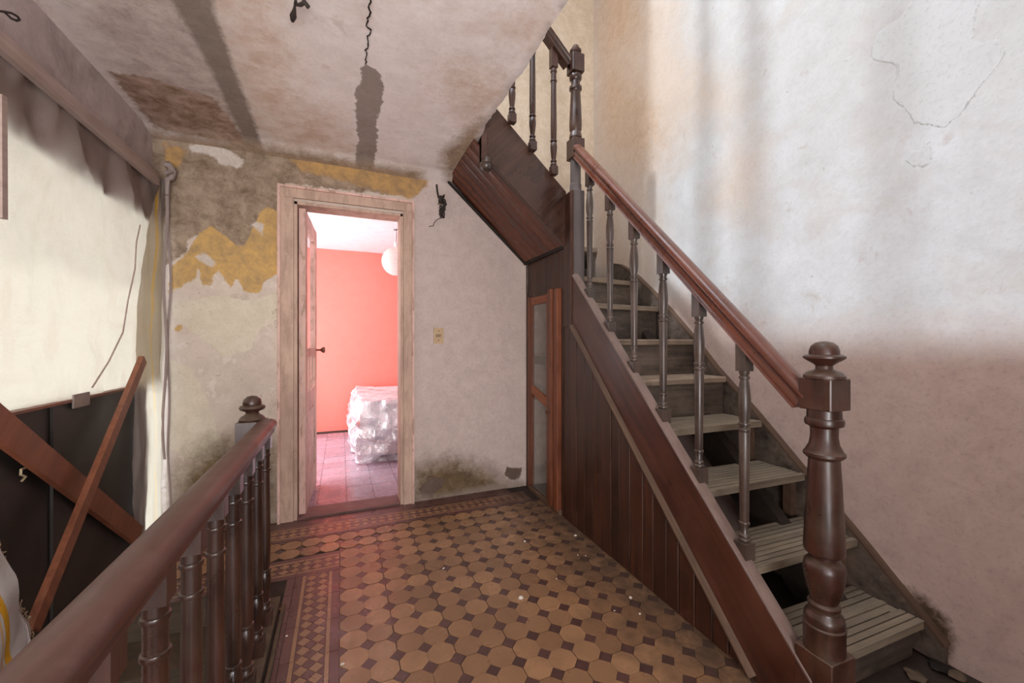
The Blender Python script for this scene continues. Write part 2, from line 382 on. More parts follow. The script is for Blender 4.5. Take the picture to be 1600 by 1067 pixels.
def fabric(name, col, stripe=None, trans=.55, dirty=S(150, 132, 128), glow=S(240, 226, 196)):
    t = NT(name); v = t.tc.outputs['Object']
    wv = t.ma('ADD', t.wave(v, 62, 1.2, 'Z', 1, 2), t.wave(v, 70, 1.0, 'Y', 1, 2)); n = t.noise(v, 3, 7, .65, .6); n2 = t.noise(t.map(v, scale=(1, 1, .3)), 9, 6, .7)
    c = t.mix(t.rng(n, .46, .7, 0, .35), col, dirty)
    c = t.mix(t.rng(n2, .55, .7, 0, .25), c, tuple(x * .7 for x in dirty))
    c = t.mix(t.rng(wv, .6, 1.6, .0, .12), c, tuple(x * .5 for x in dirty))
    if stripe:
        s_ = t.attr('stripe'); sm = t.ma('MULTIPLY', t.rng(s_, -.004, .0), t.rng(s_, .016, .020, 1, 0)); sm2 = t.ma('MULTIPLY', t.rng(s_, .024, .026), t.rng(s_, .030, .033, 1, 0))
        c = t.mix(t.ma('ADD', sm, t.ma('MULTIPLY', sm2, .7), clamp=True), c, stripe)
    nb = t.bump(t.ma('ADD', t.ma('MULTIPLY', wv, .15), t.ma('ADD', n, n2)), .45, .008)
    t.put(t.b.inputs['Base Color'], c); t.b.inputs['Roughness'].default_value = .9; t.b.inputs['Specular IOR Level'].default_value = .15; t.L(nb, t.b.inputs['Normal'])
    cr = t.noise(t.map(v, rot=(.5, 0, 0), scale=(1, 2.6, .7)), 3.2, 8, .66, 1.2); cr2 = t.noise(t.map(v, rot=(-.6, 0, 0), scale=(1, .6, 2.2)), 5, 7, .7, .8)  # fold shading painted as darker creases into the translucent colour
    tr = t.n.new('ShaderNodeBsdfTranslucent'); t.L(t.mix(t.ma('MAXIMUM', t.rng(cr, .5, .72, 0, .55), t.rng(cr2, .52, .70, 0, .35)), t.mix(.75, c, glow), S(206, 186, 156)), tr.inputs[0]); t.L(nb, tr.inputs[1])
    mx = t.n.new('ShaderNodeMixShader'); mx.inputs[0].default_value = trans; t.L(t.b.outputs[0], mx.inputs[1]); t.L(tr.outputs[0], mx.inputs[2]); t.L(mx.outputs[0], t.out.inputs[0])
    return t.m
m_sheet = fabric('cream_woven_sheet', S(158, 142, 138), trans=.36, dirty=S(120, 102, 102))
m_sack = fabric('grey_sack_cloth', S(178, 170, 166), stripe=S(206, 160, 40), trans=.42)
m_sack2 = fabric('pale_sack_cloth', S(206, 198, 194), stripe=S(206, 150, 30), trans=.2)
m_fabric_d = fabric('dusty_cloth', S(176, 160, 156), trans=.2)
def glass():
    t = NT('dusty_glass'); v = t.tc.outputs['Object']; n = t.noise(v, 6, 6, .7)
    tr = t.n.new('ShaderNodeBsdfTransparent'); gl = t.n.new('ShaderNodeBsdfGlossy'); gl.inputs['Roughness'].default_value = .05
    df = t.n.new('ShaderNodeBsdfDiffuse'); df.inputs[0].default_value = (.5, .46, .42, 1)
    m1 = t.n.new('ShaderNodeMixShader'); m1.inputs[0].default_value = .10; t.L(tr.outputs[0], m1.inputs[1]); t.L(gl.outputs[0], m1.inputs[2])
    m2 = t.n.new('ShaderNodeMixShader'); t.L(t.rng(n, .3, .7, .05, .22), m2.inputs[0]); t.L(m1.outputs[0], m2.inputs[1]); t.L(df.outputs[0], m2.inputs[2]); t.L(m2.outputs[0], t.out.inputs[0])
    return t.m
m_glass = glass()
def plastic():
    t = NT('clear_plastic_wrap'); v = t.tc.outputs['Object']; n = t.noise(v, 3.5, 5, .6, 1.6); n2 = t.noise(v, 9, 4, .6, 2)
    nb = t.bump(t.ma('ADD', n, t.ma('MULTIPLY', n2, .5)), .9, .03)
    tr = t.n.new('ShaderNodeBsdfTransparent'); gl = t.n.new('ShaderNodeBsdfGlossy'); gl.inputs['Roughness'].default_value = .18; t.L(nb, gl.inputs['Normal'])
    df = t.n.new('ShaderNodeBsdfDiffuse'); df.inputs[0].default_value = (.9, .9, .93, 1); t.L(nb, df.inputs['Normal'])
    m1 = t.n.new('ShaderNodeMixShader'); m1.inputs[0].default_value = .5; t.L(df.outputs[0], m1.inputs[1]); t.L(gl.outputs[0], m1.inputs[2])
    m2 = t.n.new('ShaderNodeMixShader'); t.L(t.rng(n, .38, .62, .35, .92), m2.inputs[0]); t.L(tr.outputs[0], m2.inputs[1]); t.L(m1.outputs[0], m2.inputs[2]); t.L(m2.outputs[0], t.out.inputs[0])
    return t.m
m_plastic = plastic()
def paper():
    t = NT('white_paper_shade'); t.fin(S(236, 230, 224), .8, None, .2)
    tr = t.n.new('ShaderNodeBsdfTranslucent'); tr.inputs[0].default_value = (.85, .82, .78, 1)
    mx = t.n.new('ShaderNodeMixShader'); mx.inputs[0].default_value = .45; t.L(t.b.outputs[0], mx.inputs[1]); t.L(tr.outputs[0], mx.inputs[2]); t.L(mx.outputs[0], t.out.inputs[0])
    return t.m
m_paper = paper()
def tile(name, c1, c2, rough=.35, dirtc=S(88, 66, 48), wear=.35):
    t = NT(name); v = t.geo()['Position']; r = t.rnd()
    n = t.noise(v, 9, 7, .65, .3); n2 = t.noise(v, 42, 6, .7); big = t.noise(v, 1.6, 5, .6)
    c = t.mix(t.rng(r, 0, 1), c1, c2)
    c = t.mix(t.rng(n, .42, .68, 0, wear), c, tuple(x * .55 for x in c1))
    c = t.mix(t.rng(n2, .60, .72, 0, .45), c, dirtc)
    x, y, z = t.sep(v)                       # trodden dirt gathered along the foot of the panelling
    dd = t.ma('ADD', x, t.ma('MULTIPLY', t.ma('SUBTRACT', n, .5), .7)); c = t.mix(t.rng(dd, .98, 1.40, 0, .8), c, S(62, 45, 32))
    c = t.mix(t.rng(t.noise(v, 150, 3, .7), .71, .74, 0, .55), c, S(190, 168, 146))
    rg = t.ma('ADD', t.rng(n, .3, .7, rough - .08, rough + .2), t.rng(dd, 1.0, 1.35, 0, .3), clamp=True)
    return t.fin(c, t.ma('SUBTRACT', rg, .08, clamp=True), t.bump(t.ma('ADD', n, t.ma('MULTIPLY', n2, .5)), .25, .002), .5)
m_oct = tile('ochre_octagon_tile', S(170, 130, 95), S(134, 100, 73), wear=.6)
m_dot = tile('brown_diamond_tile', S(98, 68, 62), S(78, 54, 50))
m_tan = tile('tan_border_tile', S(166, 126, 96), S(150, 114, 86))
m_purple = tile('purple_brown_border_tile', S(108, 72, 68), S(94, 64, 60))
m_room = tile('worn_purple_tile', S(158, 132, 142), S(144, 118, 128), .3, S(190, 180, 184), .3)
# ------------------------------------------------------------------ structure: walls
BY, RX, LX, CZ, CX = 3.09, 2.09, -1.045, 2.46, .79      # back wall, right wall, left wall, ceiling height, ceiling edge
DX0, DX1, DZ = -.29, .42, 2.14
bm = BM(); grid(bm, 'y', BY, -1.16, RX + .04, -1.2, 5.3, .034, [(DX0, DX1, 0, DZ)], .005)
for x in (DX0, DX1):
    prism(bm, [(BY, 0), (BY, DZ), (BY + .15, DZ), (BY + .15, 0)], 'x', x - .001, x + .001)
wb = fin('wall_back', bm, m_back, kind='structure')
add_masks(wb, 'y', BY, {
 'upper': [[(690, 270), (815, 405), (1200, 460), (1300, -900), (600, -900)]],
 'right': [[(645, 280), (690, 250), (812, 395), (830, 900), (630, 900), (630, 300)]],
 'cream': [[(262, 470), (300, 470), (330, 462), (350, 462), (385, 470), (436, 455), (436, 500), (405, 515), (390, 548), (350, 560), (330, 540), (300, 520), (275, 500)], [(262, 560), (300, 575), (330, 640), (350, 700), (300, 720), (262, 700)]],
 'grey': [[(235, 190), (400, 235), (560, 262), (640, 278), (640, 308), (440, 286), (437, 360), (412, 340), (400, 375), (380, 392), (352, 380), (330, 362), (300, 372), (285, 400), (235, 430)], [(428, 480), (438, 480), (438, 530), (432, 520)]],
 'yellow': [[(262, 462), (268, 412), (292, 398), (304, 372), (330, 352), (350, 368), (378, 390), (398, 352), (412, 322), (437, 330), (437, 432), (424, 432), (412, 442), (405, 460), (382, 455), (370, 434), (358, 452), (346, 425), (336, 420), (330, 446), (316, 446), (310, 420), (298, 442), (284, 446), (272, 458)], [(274, 508), (286, 506), (284, 520), (274, 518)], [(290, 508), (299, 508), (298, 526), (290, 522)]],
 'ochre': [[(450, 244), (545, 254), (668, 276), (668, 290), (645, 312), (600, 302), (540, 284), (470, 268)], [(256, 222), (292, 238), (280, 262), (260, 262)]],
 'white': [[(292, 222), (352, 232), (385, 252), (372, 264), (342, 256), (325, 240), (300, 238)], [(302, 405), (315, 395), (340, 410), (330, 418)], [(390, 345), (412, 350), (410, 372)]],
 'mould': [[(280, 740), (330, 690), (400, 680), (437, 700), (437, 860), (260, 860)], [(645, 730), (700, 715), (760, 730), (800, 760), (700, 790), (645, 800)]],
 'dirt': [[(667, 750), (680, 744), (694, 750), (690, 764), (680, 768), (676, 780), (662, 778), (655, 765)], [(790, 732), (814, 730), (814, 748), (798, 750), (788, 742)]],
 'cement': [[(640, 778), (700, 772), (760, 762), (820, 754), (820, 770), (640, 800)]]})
bm = BM(); grid(bm, 'x', RX, -2.1, BY + .03, -.1, 5.3, .045, None, .007)
wr = fin('wall_right', bm, m_right, kind='structure')
add_masks(wr, 'x', RX, {
 'warm': [[(925, -200), (1000, -150), (1030, 30), (1060, 200), (1010, 300), (1020, 460), (1080, 520), (925, 520)]],
 'low': [[(940, 470), (1100, 470), (1220, 528), (1700, 522), (1700, 1300), (940, 1300)]],
 'flake': [[(1362, 60), (1402, 32), (1440, -20), (1540, -20), (1520, 30), (1522, 70), (1568, 62), (1572, 85), (1545, 120), (1520, 150), (1500, 180), (1480, 200), (1420, 190), (1424, 172), (1396, 160), (1396, 130), (1410, 104), (1362, 92)], [(1412, 250), (1430, 236), (1450, 222), (1456, 240), (1462, 250), (1445, 264), (1415, 262)], [(1310, 104), (1328, 84), (1330, 96), (1316, 108)]],
 'stain': [[(1010, 60), (1060, 110), (1140, 140), (1150, 170), (1080, 160), (1000, 130), (960, 90)], [(1035, 0), (1050, 10), (1045, 40), (1036, 35)], [(1150, 230), (1180, 240), (1170, 330), (1120, 310)], [(940, 230), (990, 260), (1010, 420), (960, 400)]],
 'mould': [[(1408, 920), (1428, 925), (1470, 955), (1490, 985), (1492, 1000), (1480, 1030), (1455, 990), (1420, 950)]]})
LOP = [(.55, 3.06, -.6, 1.90)]
bm = BM(); grid(bm, 'x', LX, -2.1, BY + .02, -1.2, CZ + .05, .1, LOP, .004)
prism(bm, [(LX - .2, .55), (LX, .55), (LX, 3.06), (LX - .2, 3.06)], 'z', -.603, -.597)
prism(bm, [(LX - .2, 2.29), (LX, 1.897), (LX, 1.903), (LX - .2, 2.31)], 'y', .55, 3.06)
for y in (.55, 3.06): prism(bm, [(LX - .2, -.6), (LX, -.6), (LX, 1.9), (LX - .2, 1.9)], 'y', y - .003, y + .003)
fin('wall_left', bm, m_left, kind='structure')
bm = BM(); grid(bm, 'x', LX - .2, -2.3, BY + .15, -1.4, 2.6, .4, [(.55, 3.06, -.6, 2.3)], 0); fin('wall_left', bm, m_ext, kind='structure')
bm = BM(); grid(bm, 'x', -1.8, -2.1, BY + .1, 2.4, 5.3, .3, None, 0); fin('wall_upper_left', bm, m_up, kind='structure')
bm = BM(); bx(bm, -1.85, -1.1, BY, BY + .1, 2.4, 5.3); fin('wall_upper_back', bm, m_up, kind='structure')
bm = BM(); grid(bm, 'y', -2.0, -1.85, RX, -1.2, 5.3, .3, [(-1.0, .8, .05, 2.4)], 0); fin('wall_front', bm, m_up, kind='structure')  # opening added in this unseen wall to let the fill light in
bm = BM(); bx(bm, .75, RX - .01, -.62, -.54, -.05, 2.70); fin('light_blocker', bm, m_ext, kind='structure')  # unseen blocker added to keep the lower right wall dark
# ceiling slab (upper landing), edge along the stairwell
bm = BM(); grid(bm, 'z', CZ, LX, CX, -2.05, BY + .02, .035, None, .006)
for v in bm.verts:
    if abs(v.co.x - CX) < .002:
        v.co.x += .022 * fbm(v.co.y * 4, .3, 4, 5) + .008 * fbm(v.co.y * 30, .3, 4, 2); v.co.z += .012
    if v.co.y > BY - .14: v.co.z -= .30 * max(0, v.co.y - BY + .14) ** 1.0 * .9
cl = fin('ceiling', bm, m_ceil, smooth=80, kind='structure')
add_masks(cl, 'z', CZ, {
 'dirty': [[(60, -60), (330, -60), (375, 60), (400, 200), (420, 250), (240, 220)]],
 'tan': [[(345, 10), (400, -30), (440, 60), (470, 170), (420, 200), (385, 150), (365, 90)], [(420, 170), (520, 170), (545, 240), (440, 225)], [(690, 110), (760, 100), (790, 150), (730, 205)], [(810, 30), (850, 20), (845, 70), (815, 80)]],
 'brown': [[(172, 112), (235, 122), (335, 155), (388, 225), (300, 208), (238, 196), (205, 155)]],
 'strip': [[(225, -60), (322, -60), (335, 20), (358, 85), (382, 150), (410, 228), (385, 228), (362, 180), (330, 110), (295, 45), (270, 0)]],
 'patch': [[(566, 110), (576, 104), (592, 112), (600, 130), (596, 165), (588, 190), (590, 235), (583, 256), (554, 254), (560, 220), (556, 175), (555, 142), (562, 130)]],
 'edge': [[(230, 200), (400, 222), (560, 250), (660, 265), (660, 300), (400, 260), (230, 240)], [(690, 240), (735, 200), (755, 185), (745, 230), (700, 285)]]})
bm = BM(); bx(bm, -1.82, CX - .01, -2.05, BY, CZ + .02, 2.72); fin('ceiling', bm, m_up, kind='structure')
bm = BM()                                    # cracks in the ceiling
cr = [(582, -5), (578, 12), (576, 25), (574, 40), (578, 48), (575, 60), (573, 75), (572, 90), (573, 104)]
pts = [P(u, v, 'z', CZ - .004) for u, v in cr]
q = []
for a, b in zip(pts, pts[1:]):
    for i in range(4): q.append(a.lerp(b, i / 4) + Vector((random.uniform(-.006, .006), 0, 0)))
for a, b in zip(q, q[1:]): plank(bm, a, b + (b - a) * .3, (1, 0, 0), .002 + random.random() * .004, .003)
fin('crack', bm, m_grime, cl)
# roof with an unseen skylight, bars added to throw the soft streaks on the right wall
bm = BM()
SKY = [(-1.6, 1.2, -.4, 2.45)]
grid(bm, 'z', 5.2, -1.95, RX + .1, -2.3, BY + .2, .5, SKY, 0); fin('ceiling', bm, m_ext, kind='structure')
w3 = empty('streak_skylight', kind='structure')
for y0, y1 in ((-.40, -.34), (.90, .97), (1.49, 1.60), (1.82, 1.92), (2.36, 2.45)):
    bm = BM(); bx(bm, -1.6, 1.2, y0, y1, 5.15, 5.23); fin('glazing_bar', bm, m_casing, w3)
# outer faces of the upper room
# room beyond: salmon wall etc.
RY0, RY1, RX0, RX1, RZ = BY + .14, 5.98, -1.5, 2.3, 2.44
bm = BM(); grid(bm, 'y', RY1, RX0, RX1, -.02, RZ, .15, None, .004); fin('wall_far', bm, m_pink, kind='structure')
bm = BM(); grid(bm, 'x', RX1, RY0, RY1, -.02, RZ, .3, None, 0); fin('wall_far_right', bm, m_white, kind='structure')
WOP = [(3.84, 5.62, .35, 2.15)]
bm = BM(); grid(bm, 'x', RX0, RY0, RY1, -.02, RZ, .3, WOP, 0); fin('wall_far_left', bm, m_white, kind='structure')
bm = BM(); grid(bm, 'y', RY0, RX0, RX1, -.02, RZ, .2, [(DX0, DX1, -.02, DZ)], 0); fin('wall_far_near', bm, m_white, kind='structure')
bm = BM(); grid(bm, 'z', RZ, RX0, RX1, RY0, RY1, .12, None, .006); fin('ceiling', bm, m_white, kind='structure')
bm = BM(); bx(bm, RX0 - .3, RX1 + .3, RY0, RY1 + .3, RZ + .05, RZ + .1); fin('ceiling', bm, m_ext, kind='structure')
w1 = empty('window_1', kind='structure')
for y0, y1, z0, z1 in ((3.84, 3.89, .35, 2.15), (5.57, 5.62, .35, 2.15), (4.70, 4.76, .35, 2.15), (3.84, 5.62, .35, .40), (3.84, 5.62, 2.10, 2.15)):
    bm = BM(); bx(bm, RX0 - .06, RX0, y0, y1, z0, z1); fin('window_frame', bm, m_white_obj, w1)
bm = BM(); bx(bm, RX0, RX1, RY1 - .015, RY1, 0, .07); fin('baseboard_far', bm, m_pink, kind='structure')
# ------------------------------------------------------------------ floors and tiles
SX = -.35                                    # edge of the stair opening
bm = BM(); bx(bm, SX, RX, -2.0, BY + .15, -.2, -.004); bx(bm, LX, SX, 2.39, BY + .15, -.2, -.004)
bx(bm, LX, SX, -2.0, -1.6, -.2, -.004)
fl = fin('floor', bm, m_grout, kind='structure')
PT = .104
def octa(r, h0, h1, name, m, bev=.0015):
    bm = BM(); c = r * math.tan(PI / 8)
    ps = [(r, -c), (r, c), (c, r), (-c, r), (-r, c), (-r, -c), (-c, -r), (c, -r)]
    prism(bm, ps, 'z', h0, h1); return fin(name, bm, m, smooth=0, bevel=0)
proto_o = octa(PT / 2 - .0011, -.006, 0, 'octagon_tile', m_oct)
dside = PT / 2 * (1 - math.tan(PI / 8)) - .0006
bm = BM(); prism(bm, [(dside, 0), (0, dside), (-dside, 0), (0, -dside)], 'z', -.006, -.0004); proto_d = fin('diamond_tile', bm, m_dot, smooth=0)
X0 = -.007; Y0 = 2.54
cells, dots = [], []
for i in range(0, 14):
    for j in range(-23, 4):
        cells.append((X0 + PT * (i + .5), Y0 + PT * (j + .5)))
        dots.append((X0 + PT * (i + 1), Y0 + PT * (j + 1)))
for i in range(-10, 0):
    for j in range(0, 2):
        cells.append((X0 + PT * (i + .5), Y0 + PT * (j + .5))); dots.append((X0 + PT * (i + 1), Y0 + PT * (j + 1)))
cells = [(x, y + (.008 if y > 2.56 else 0) + (.008 if y > 2.66 else 0)) for x, y in cells if y < 2.748]; dots = [d for d in dots if d[1] < 2.74 and d[0] < 1.44]
def px(x, y, z=0):
    d = Vector((x, y, z)) - CAM; xc = CA * d.x - SA * d.y; zc = SA * d.x + CA * d.y
    return (800 + F * xc / zc, 534 - F * d.z / zc, zc) if zc > .05 else (-9e9, -9e9, zc)
def seen(c):
    u, v, z = px(*c); return -30 < u < 1630 and v < 1100
def order(L): return sorted(L, key=lambda c: (not seen(c), px(*c)[2]))
def lay(L, proto, h):
    L = order(L); first = True; rest = []
    for k, (x, y) in enumerate(L):
        if k < 296 and seen((x, y)):
            o = proto if first else proto.copy()
            if not first: COL.objects.link(o)
            first = False
            jx = .0007 * (1 if round((x - X0) / .052) % 4 == 1 else -1); jy = .0007 * (1 if round((y - Y0) / .052) % 4 == 1 else -1)
            o.parent = fl; o.location = (x + jx, y + jy + (.003 if y > 2.124 else 0), random.uniform(-.0007, .0007)); o.rotation_euler = (random.uniform(-.006, .006), random.uniform(-.006, .006), 0)
        else: rest.append((x, y))
    return rest
ro = lay(cells, proto_o, 0); rd = lay(dots, proto_d, 0)
bm = BM(); c_ = (PT / 2 - .0011); q_ = c_ * math.tan(PI / 8)
for x, y in ro: prism(bm, [(x + a, y + b) for a, b in ((c_, -q_), (c_, q_), (q_, c_), (-q_, c_), (-c_, q_), (-c_, -q_), (-q_, -c_), (q_, -c_))], 'z', -.006, 0)
if ro: fin('octagon_tiles', bm, m_oct, fl, smooth=0, kind='stuff')
bm = BM()
for j in range(-23, 2): prism(bm, [(X0, Y0 + PT * j - dside), (X0 + dside, Y0 + PT * j), (X0, Y0 + PT * j + dside)], 'z', -.006, -.0004)
for i in range(-9, 14):
    x = X0 + PT * i; prism(bm, [(x - dside, 2.772), (x, 2.772 - dside), (x + dside, 2.772)], 'z', -.006, -.0004)
for x, y in rd: prism(bm, [(x + dside, y), (x, y + dside), (x - dside, y), (x, y - dside)], 'z', -.006, -.0004)
fin('diamond_tiles', bm, m_dot, fl, smooth=0, kind='stuff')
# border bands: dark strip, tan line, chequered lozenges, tan line, dark strip
def band(run, a0, a1, b0, cut0=0, cut1=0, sgn=1):
    """run 'x' or 'y'; a0..a1 along, b0 near outer edge, sgn direction across"""
    def R(bm, lo, hi, c0, c1, z=0):
        c0, c1 = sorted((b0 + sgn * c0, b0 + sgn * c1))
        if run == 'x': bx(bm, lo, hi, c0, c1, -.006, z)
        else: bx(bm, c0, c1, lo, hi, -.006, z)
    n = max(1, round((a1 - a0) / .208)); L = (a1 - a0) / n
    for k in range(n):
        lo, hi = a0 + L * k + .001, a0 + L * (k + 1) - .001
        for nm, c0, c1, m in (('border_strip', .001, .034, m_purple), ('border_line', .035, .050, m_tan), ('border_line', .157, .172, m_tan), ('border_strip', .173, .206, m_purple)):
            bm = BM(); R(bm, lo, hi, c0, c1); fin(nm, bm, m, fl, smooth=0)
    s = .106 / 2; bt, bd = BM(), BM()
    m_ = int((a1 - a0) / s)
    for i in range(m_ + 1):
        for j in range(-1, 5):
            for q in (0, 1):
                u = a0 + (i + .5 * q) * s; v = .051 + (j + .5 * q) * s
                pl = [(u, v - s / 2), (u + s / 2, v), (u, v + s / 2), (u - s / 2, v)]
                pl = [(min(max(a, a0), a1), min(max(b, .051), .156)) for a, b in pl]
                ar = abs(sum(pl[k][0] * pl[(k + 1) % 4][1] - pl[(k + 1) % 4][0] * pl[k][1] for k in range(4)))
                if ar < .0001: continue
                g = [(sum(p[0] for p in pl) / 4, sum(p[1] for p in pl) / 4)][0]
                pl = [(g[0] + (a - g[0]) * .95, g[1] + (b - g[1]) * .95) for a, b in pl]
                if run == 'x': w2 = [(a, b0 + sgn * b) for a, b in pl]
                else: w2 = [(b0 + sgn * b, a) for a, b in pl]
                dd = []
                for p in w2:
                    if not dd or (abs(p[0] - dd[-1][0]) + abs(p[1] - dd[-1][1])) > 1e-5: dd.append(p)
                if len(dd) > 2 and (abs(dd[0][0] - dd[-1][0]) + abs(dd[0][1] - dd[-1][1])) < 1e-5: dd.pop()
                if len(dd) > 2: prism(bt if q else bd, dd, 'z', -.005, 0)
    fin('border_lozenges', bt, m_tan, fl, smooth=0, kind='stuff', label='tan lozenges')
    fin('border_lozenges', bd, m_purple, fl, smooth=0, kind='stuff', label='dark purple brown lozenges')
band('x', LX, 1.34, 2.775)                    # along the door wall
band('x', LX, -.007, 2.54, sgn=-1)            # round the head of the stair opening
band('y', .1, 2.332, -.007, sgn=-1)           # down beside the railing
for k in range(11):
    x0 = LX + .208 * k + .0; x1 = min(x0 + .206, 1.36)
    bm = BM(); bx(bm, x0, x1, 2.983, BY, -.006, 0); fin('border_strip', bm, m_purple, fl, smooth=0)
for k in range(11):
    y0 = .1 + .208 * k
    bm = BM(); bx(bm, SX + .1, -.215, y0, min(y0 + .206, 2.331), -.006, 0); fin('border_strip', bm, m_purple, fl, smooth=0)
# floor of room beyond
bm = BM(); bx(bm, RX0, RX1, BY, RY1, -.1, -.004); fr = fin('floor', bm, m_grout, kind='structure')
bm = BM(); bx(bm, -.1, .1 - .003, -.1, .1 - .003, -.006, 0.0); tp = fin('tile', bm, m_room, fr, smooth=0, bevel=.001)
fst = True
for i in range(-7, 11):
    for j in range(0, 14):
        x, y = .14 + .2 * i, 3.26 + .2 * j + .06
        if y > RY1 - .1 or x > RX1 - .1: continue
        o = tp if fst else tp.copy()
        if not fst: COL.objects.link(o)
        fst = False; o.location = (x, y, random.uniform(-.001, .001)); o.rotation_euler = (random.uniform(-.004, .004), random.uniform(-.004, .004), 0)
# ------------------------------------------------------------------ door_1 with casing and open leaf
d1 = empty('door_1', (0, BY, 0), kind='structure')
def dpart(name, m, *boxes, bevel=.004, parent=None, **k):
    bm = BM()
    for b in boxes: bx(bm, *b)
    return fin(name, bm, m, parent or d1, bevel=bevel, **k)
dpart('casing', m_casing, (DX0 - .085, DX0 - .003, -.022, .0, 0, DZ + .02)); dpart('casing', m_casing, (DX1 + .003, DX1 + .07, -.022, 0, 0, DZ + .02))
dpart('casing', m_casing, (DX0 - .085, DX1 + .07, -.022, 0, DZ + .021, DZ + .085))
dpart('casing_bead', m_door, (DX0 - .097, DX0 - .080, -.036, .0, 0, DZ + .098)); dpart('casing_bead', m_door, (DX1 + .064, DX1 + .08, -.036, 0, 0, DZ + .098))
dpart('casing_bead', m_door, (DX0 - .08, DX1 + .064, -.036, 0, DZ + .082, DZ + .098))
dpart('jamb', m_casing, (DX0 - .002, DX0 + .018, -.012, .15, 0, DZ)); dpart('jamb', m_casing, (DX1 - .018, DX1 + .002, -.012, .15, 0, DZ))
dpart('jamb', m_casing, (DX0, DX1, -.012, .15, DZ - .018, DZ + .002))
dpart('threshold', m_sill, (DX0 + .018, DX1 - .018, -.02, .16, -.01, .014))
# leaf, hinged on the left jamb, swung almost square into the room; built along its own Y
lang = -.055
lf = fin('door_leaf', bx(BM(), -.02, .02, 0, .10, .02, DZ - .03), m_door, d1, bevel=.004)
lf.location = (DX0 + .045, .03, 0); lf.rotation_euler = (0, 0, lang)
LW = .66
def lp(name, m, *b, bevel=.003): return dpart(name, m, *b, parent=lf, bevel=bevel)
lp('stile', m_door, (-.02, .02, LW - .10, LW, .02, DZ - .03))
for z0, z1 in ((.02, .22), (.76, .84), (1.09, 1.15), (DZ - .13, DZ - .03)): lp('rail', m_door, (-.019, .019, .10, LW - .10, z0, z1))
lp('lower_panel', m_door, (-.010, .010, .09, LW - .09, .21, .77)); lp('panel_field', m_door, (-.016, .016, .15, LW - .15, .29, .69))
for y in (.24, .38): lp('glazing_bar', m_door, (-.015, .015, y, y + .025, .84, 1.09))
lp('glass_pane', m_glass, (-.002, .002, .09, LW - .09, 1.14, DZ - .12), bevel=0); lp('glass_pane', m_glass, (-.002, .002, .09, LW - .09, .83, 1.10), bevel=0)
bm = BM(); lathe(bm, [(.008, 0), (.007, .03), (.013, .038), (.024, .05), (.026, .062), (.018, .068), (.004, .07)], seg=14)
h = fin('door_handle', bm, m_knob, lf, smooth=60); h.location = (.02, LW - .05, 1.13); h.rotation_euler = (0, PI / 2, 0)
# ------------------------------------------------------------------ lower flight (everything square to a line turned 1.67 degrees)
ROT = -.029; PIV = Vector((1.40, .80, 0))
FM = Matrix.Translation(PIV) @ Matrix.Rotation(ROT, 4, 'Z') @ Matrix.Translation(-PIV)
flight = []
RISE, RUN, Z1, YN = .2145, .2155, .140, .835
def zt(k): return Z1 + RISE * (k - 1)
def yn(k): return YN + RUN * (k - 1)
XO = 1.345                                   # outer face of the stringer
st = empty('staircase', (1.7, 1.5, 0), label='worn wooden staircase climbing along the right wall, lower treads open and grooved', cat='staircase'); flight.append(st)
def sp(name, bm, m, parent=None, **k):
    bmesh.ops.translate(bm, verts=bm.verts[:], vec=(-1.7, -1.5, 0)); return fin(name, bm, m, parent or st, **k)
TX0, TX1 = XO + .045, 2.045
def tx1(y): return 2.052 - .029 * (y - .8)
for k in range(1, 7):
    y0, y1, z = yn(k), yn(k) + RUN + .035, zt(k); TX1 = tx1(y1)
    if k <= 4:
        tr = sp('tread', bx(BM(), TX0, TX1, y0 + .004, y1, z - .034, z - .007), m_tread, bevel=.002)
        n = 9; wdt = (y1 - y0 - .004) / n
        for s in range(n):
            ya = y0 + s * wdt
            if k == 1 and s == 4: ya += .006
            bm = BM(); xe = TX1 - random.uniform(0, .012) - (0.05 if (k == 1 and s == 3) else 0)
            bx(bm, TX0, xe, ya + .002, ya + wdt - .003, z - .008, z + random.uniform(-.0004, .0005)); sp('slat', bm, m_tread, tr, bevel=.0012)
    else:
        sp('tread', bx(BM(), TX0, TX1, y0, y1, z - .034, z), m_tread_d, bevel=.006)
        sp('riser', bx(BM(), TX0, TX1, y0 + .028, y0 + .045, zt(k - 1), z - .034), m_riser, bevel=.001)
# closing riser under first tread, bottom beam
sp('riser', bx(BM(), TX0, TX1, .86, .88, 0, zt(1) - .034), m_riser)
TX1 = 2.0
# winders turning left round the tall newel
def wind(k, pl, z): sp('tread', prism(BM(), pl, 'z', z - .034, z), m_tread_d, bevel=.005)
z7, z8, z9 = 1.44, 1.645, 1.86
wind(7, [(TX0, 2.13), (TX1 + .005, 2.24), (TX1, 2.55), (TX0, 2.40)], z7); wind(8, [(TX0 + .05, 2.36), (TX1, 2.46), (TX1 - .02, 3.0), (TX0 + .05, 3.0)], z8)
wind(9, [(1.38, 2.42), (1.62, 2.42), (1.96, 3.0), (1.38, 3.0)], z9)
sp('riser', prism(BM(), [(TX0, 2.155), (TX1, 2.265), (TX1, 2.28), (TX0, 2.17)], 'z', zt(6), z7 - .03), m_riser)
sp('riser', prism(BM(), [(TX0 + .05, 2.385), (TX1, 2.485), (TX1, 2.50), (TX0 + .05, 2.40)], 'z', z7, z8 - .03), m_riser)
sp('riser', prism(BM(), [(1.60, 2.45), (1.615, 2.44), (1.95, 2.99), (1.935, 3.0)], 'z', z8, z9 - .03), m_riser)
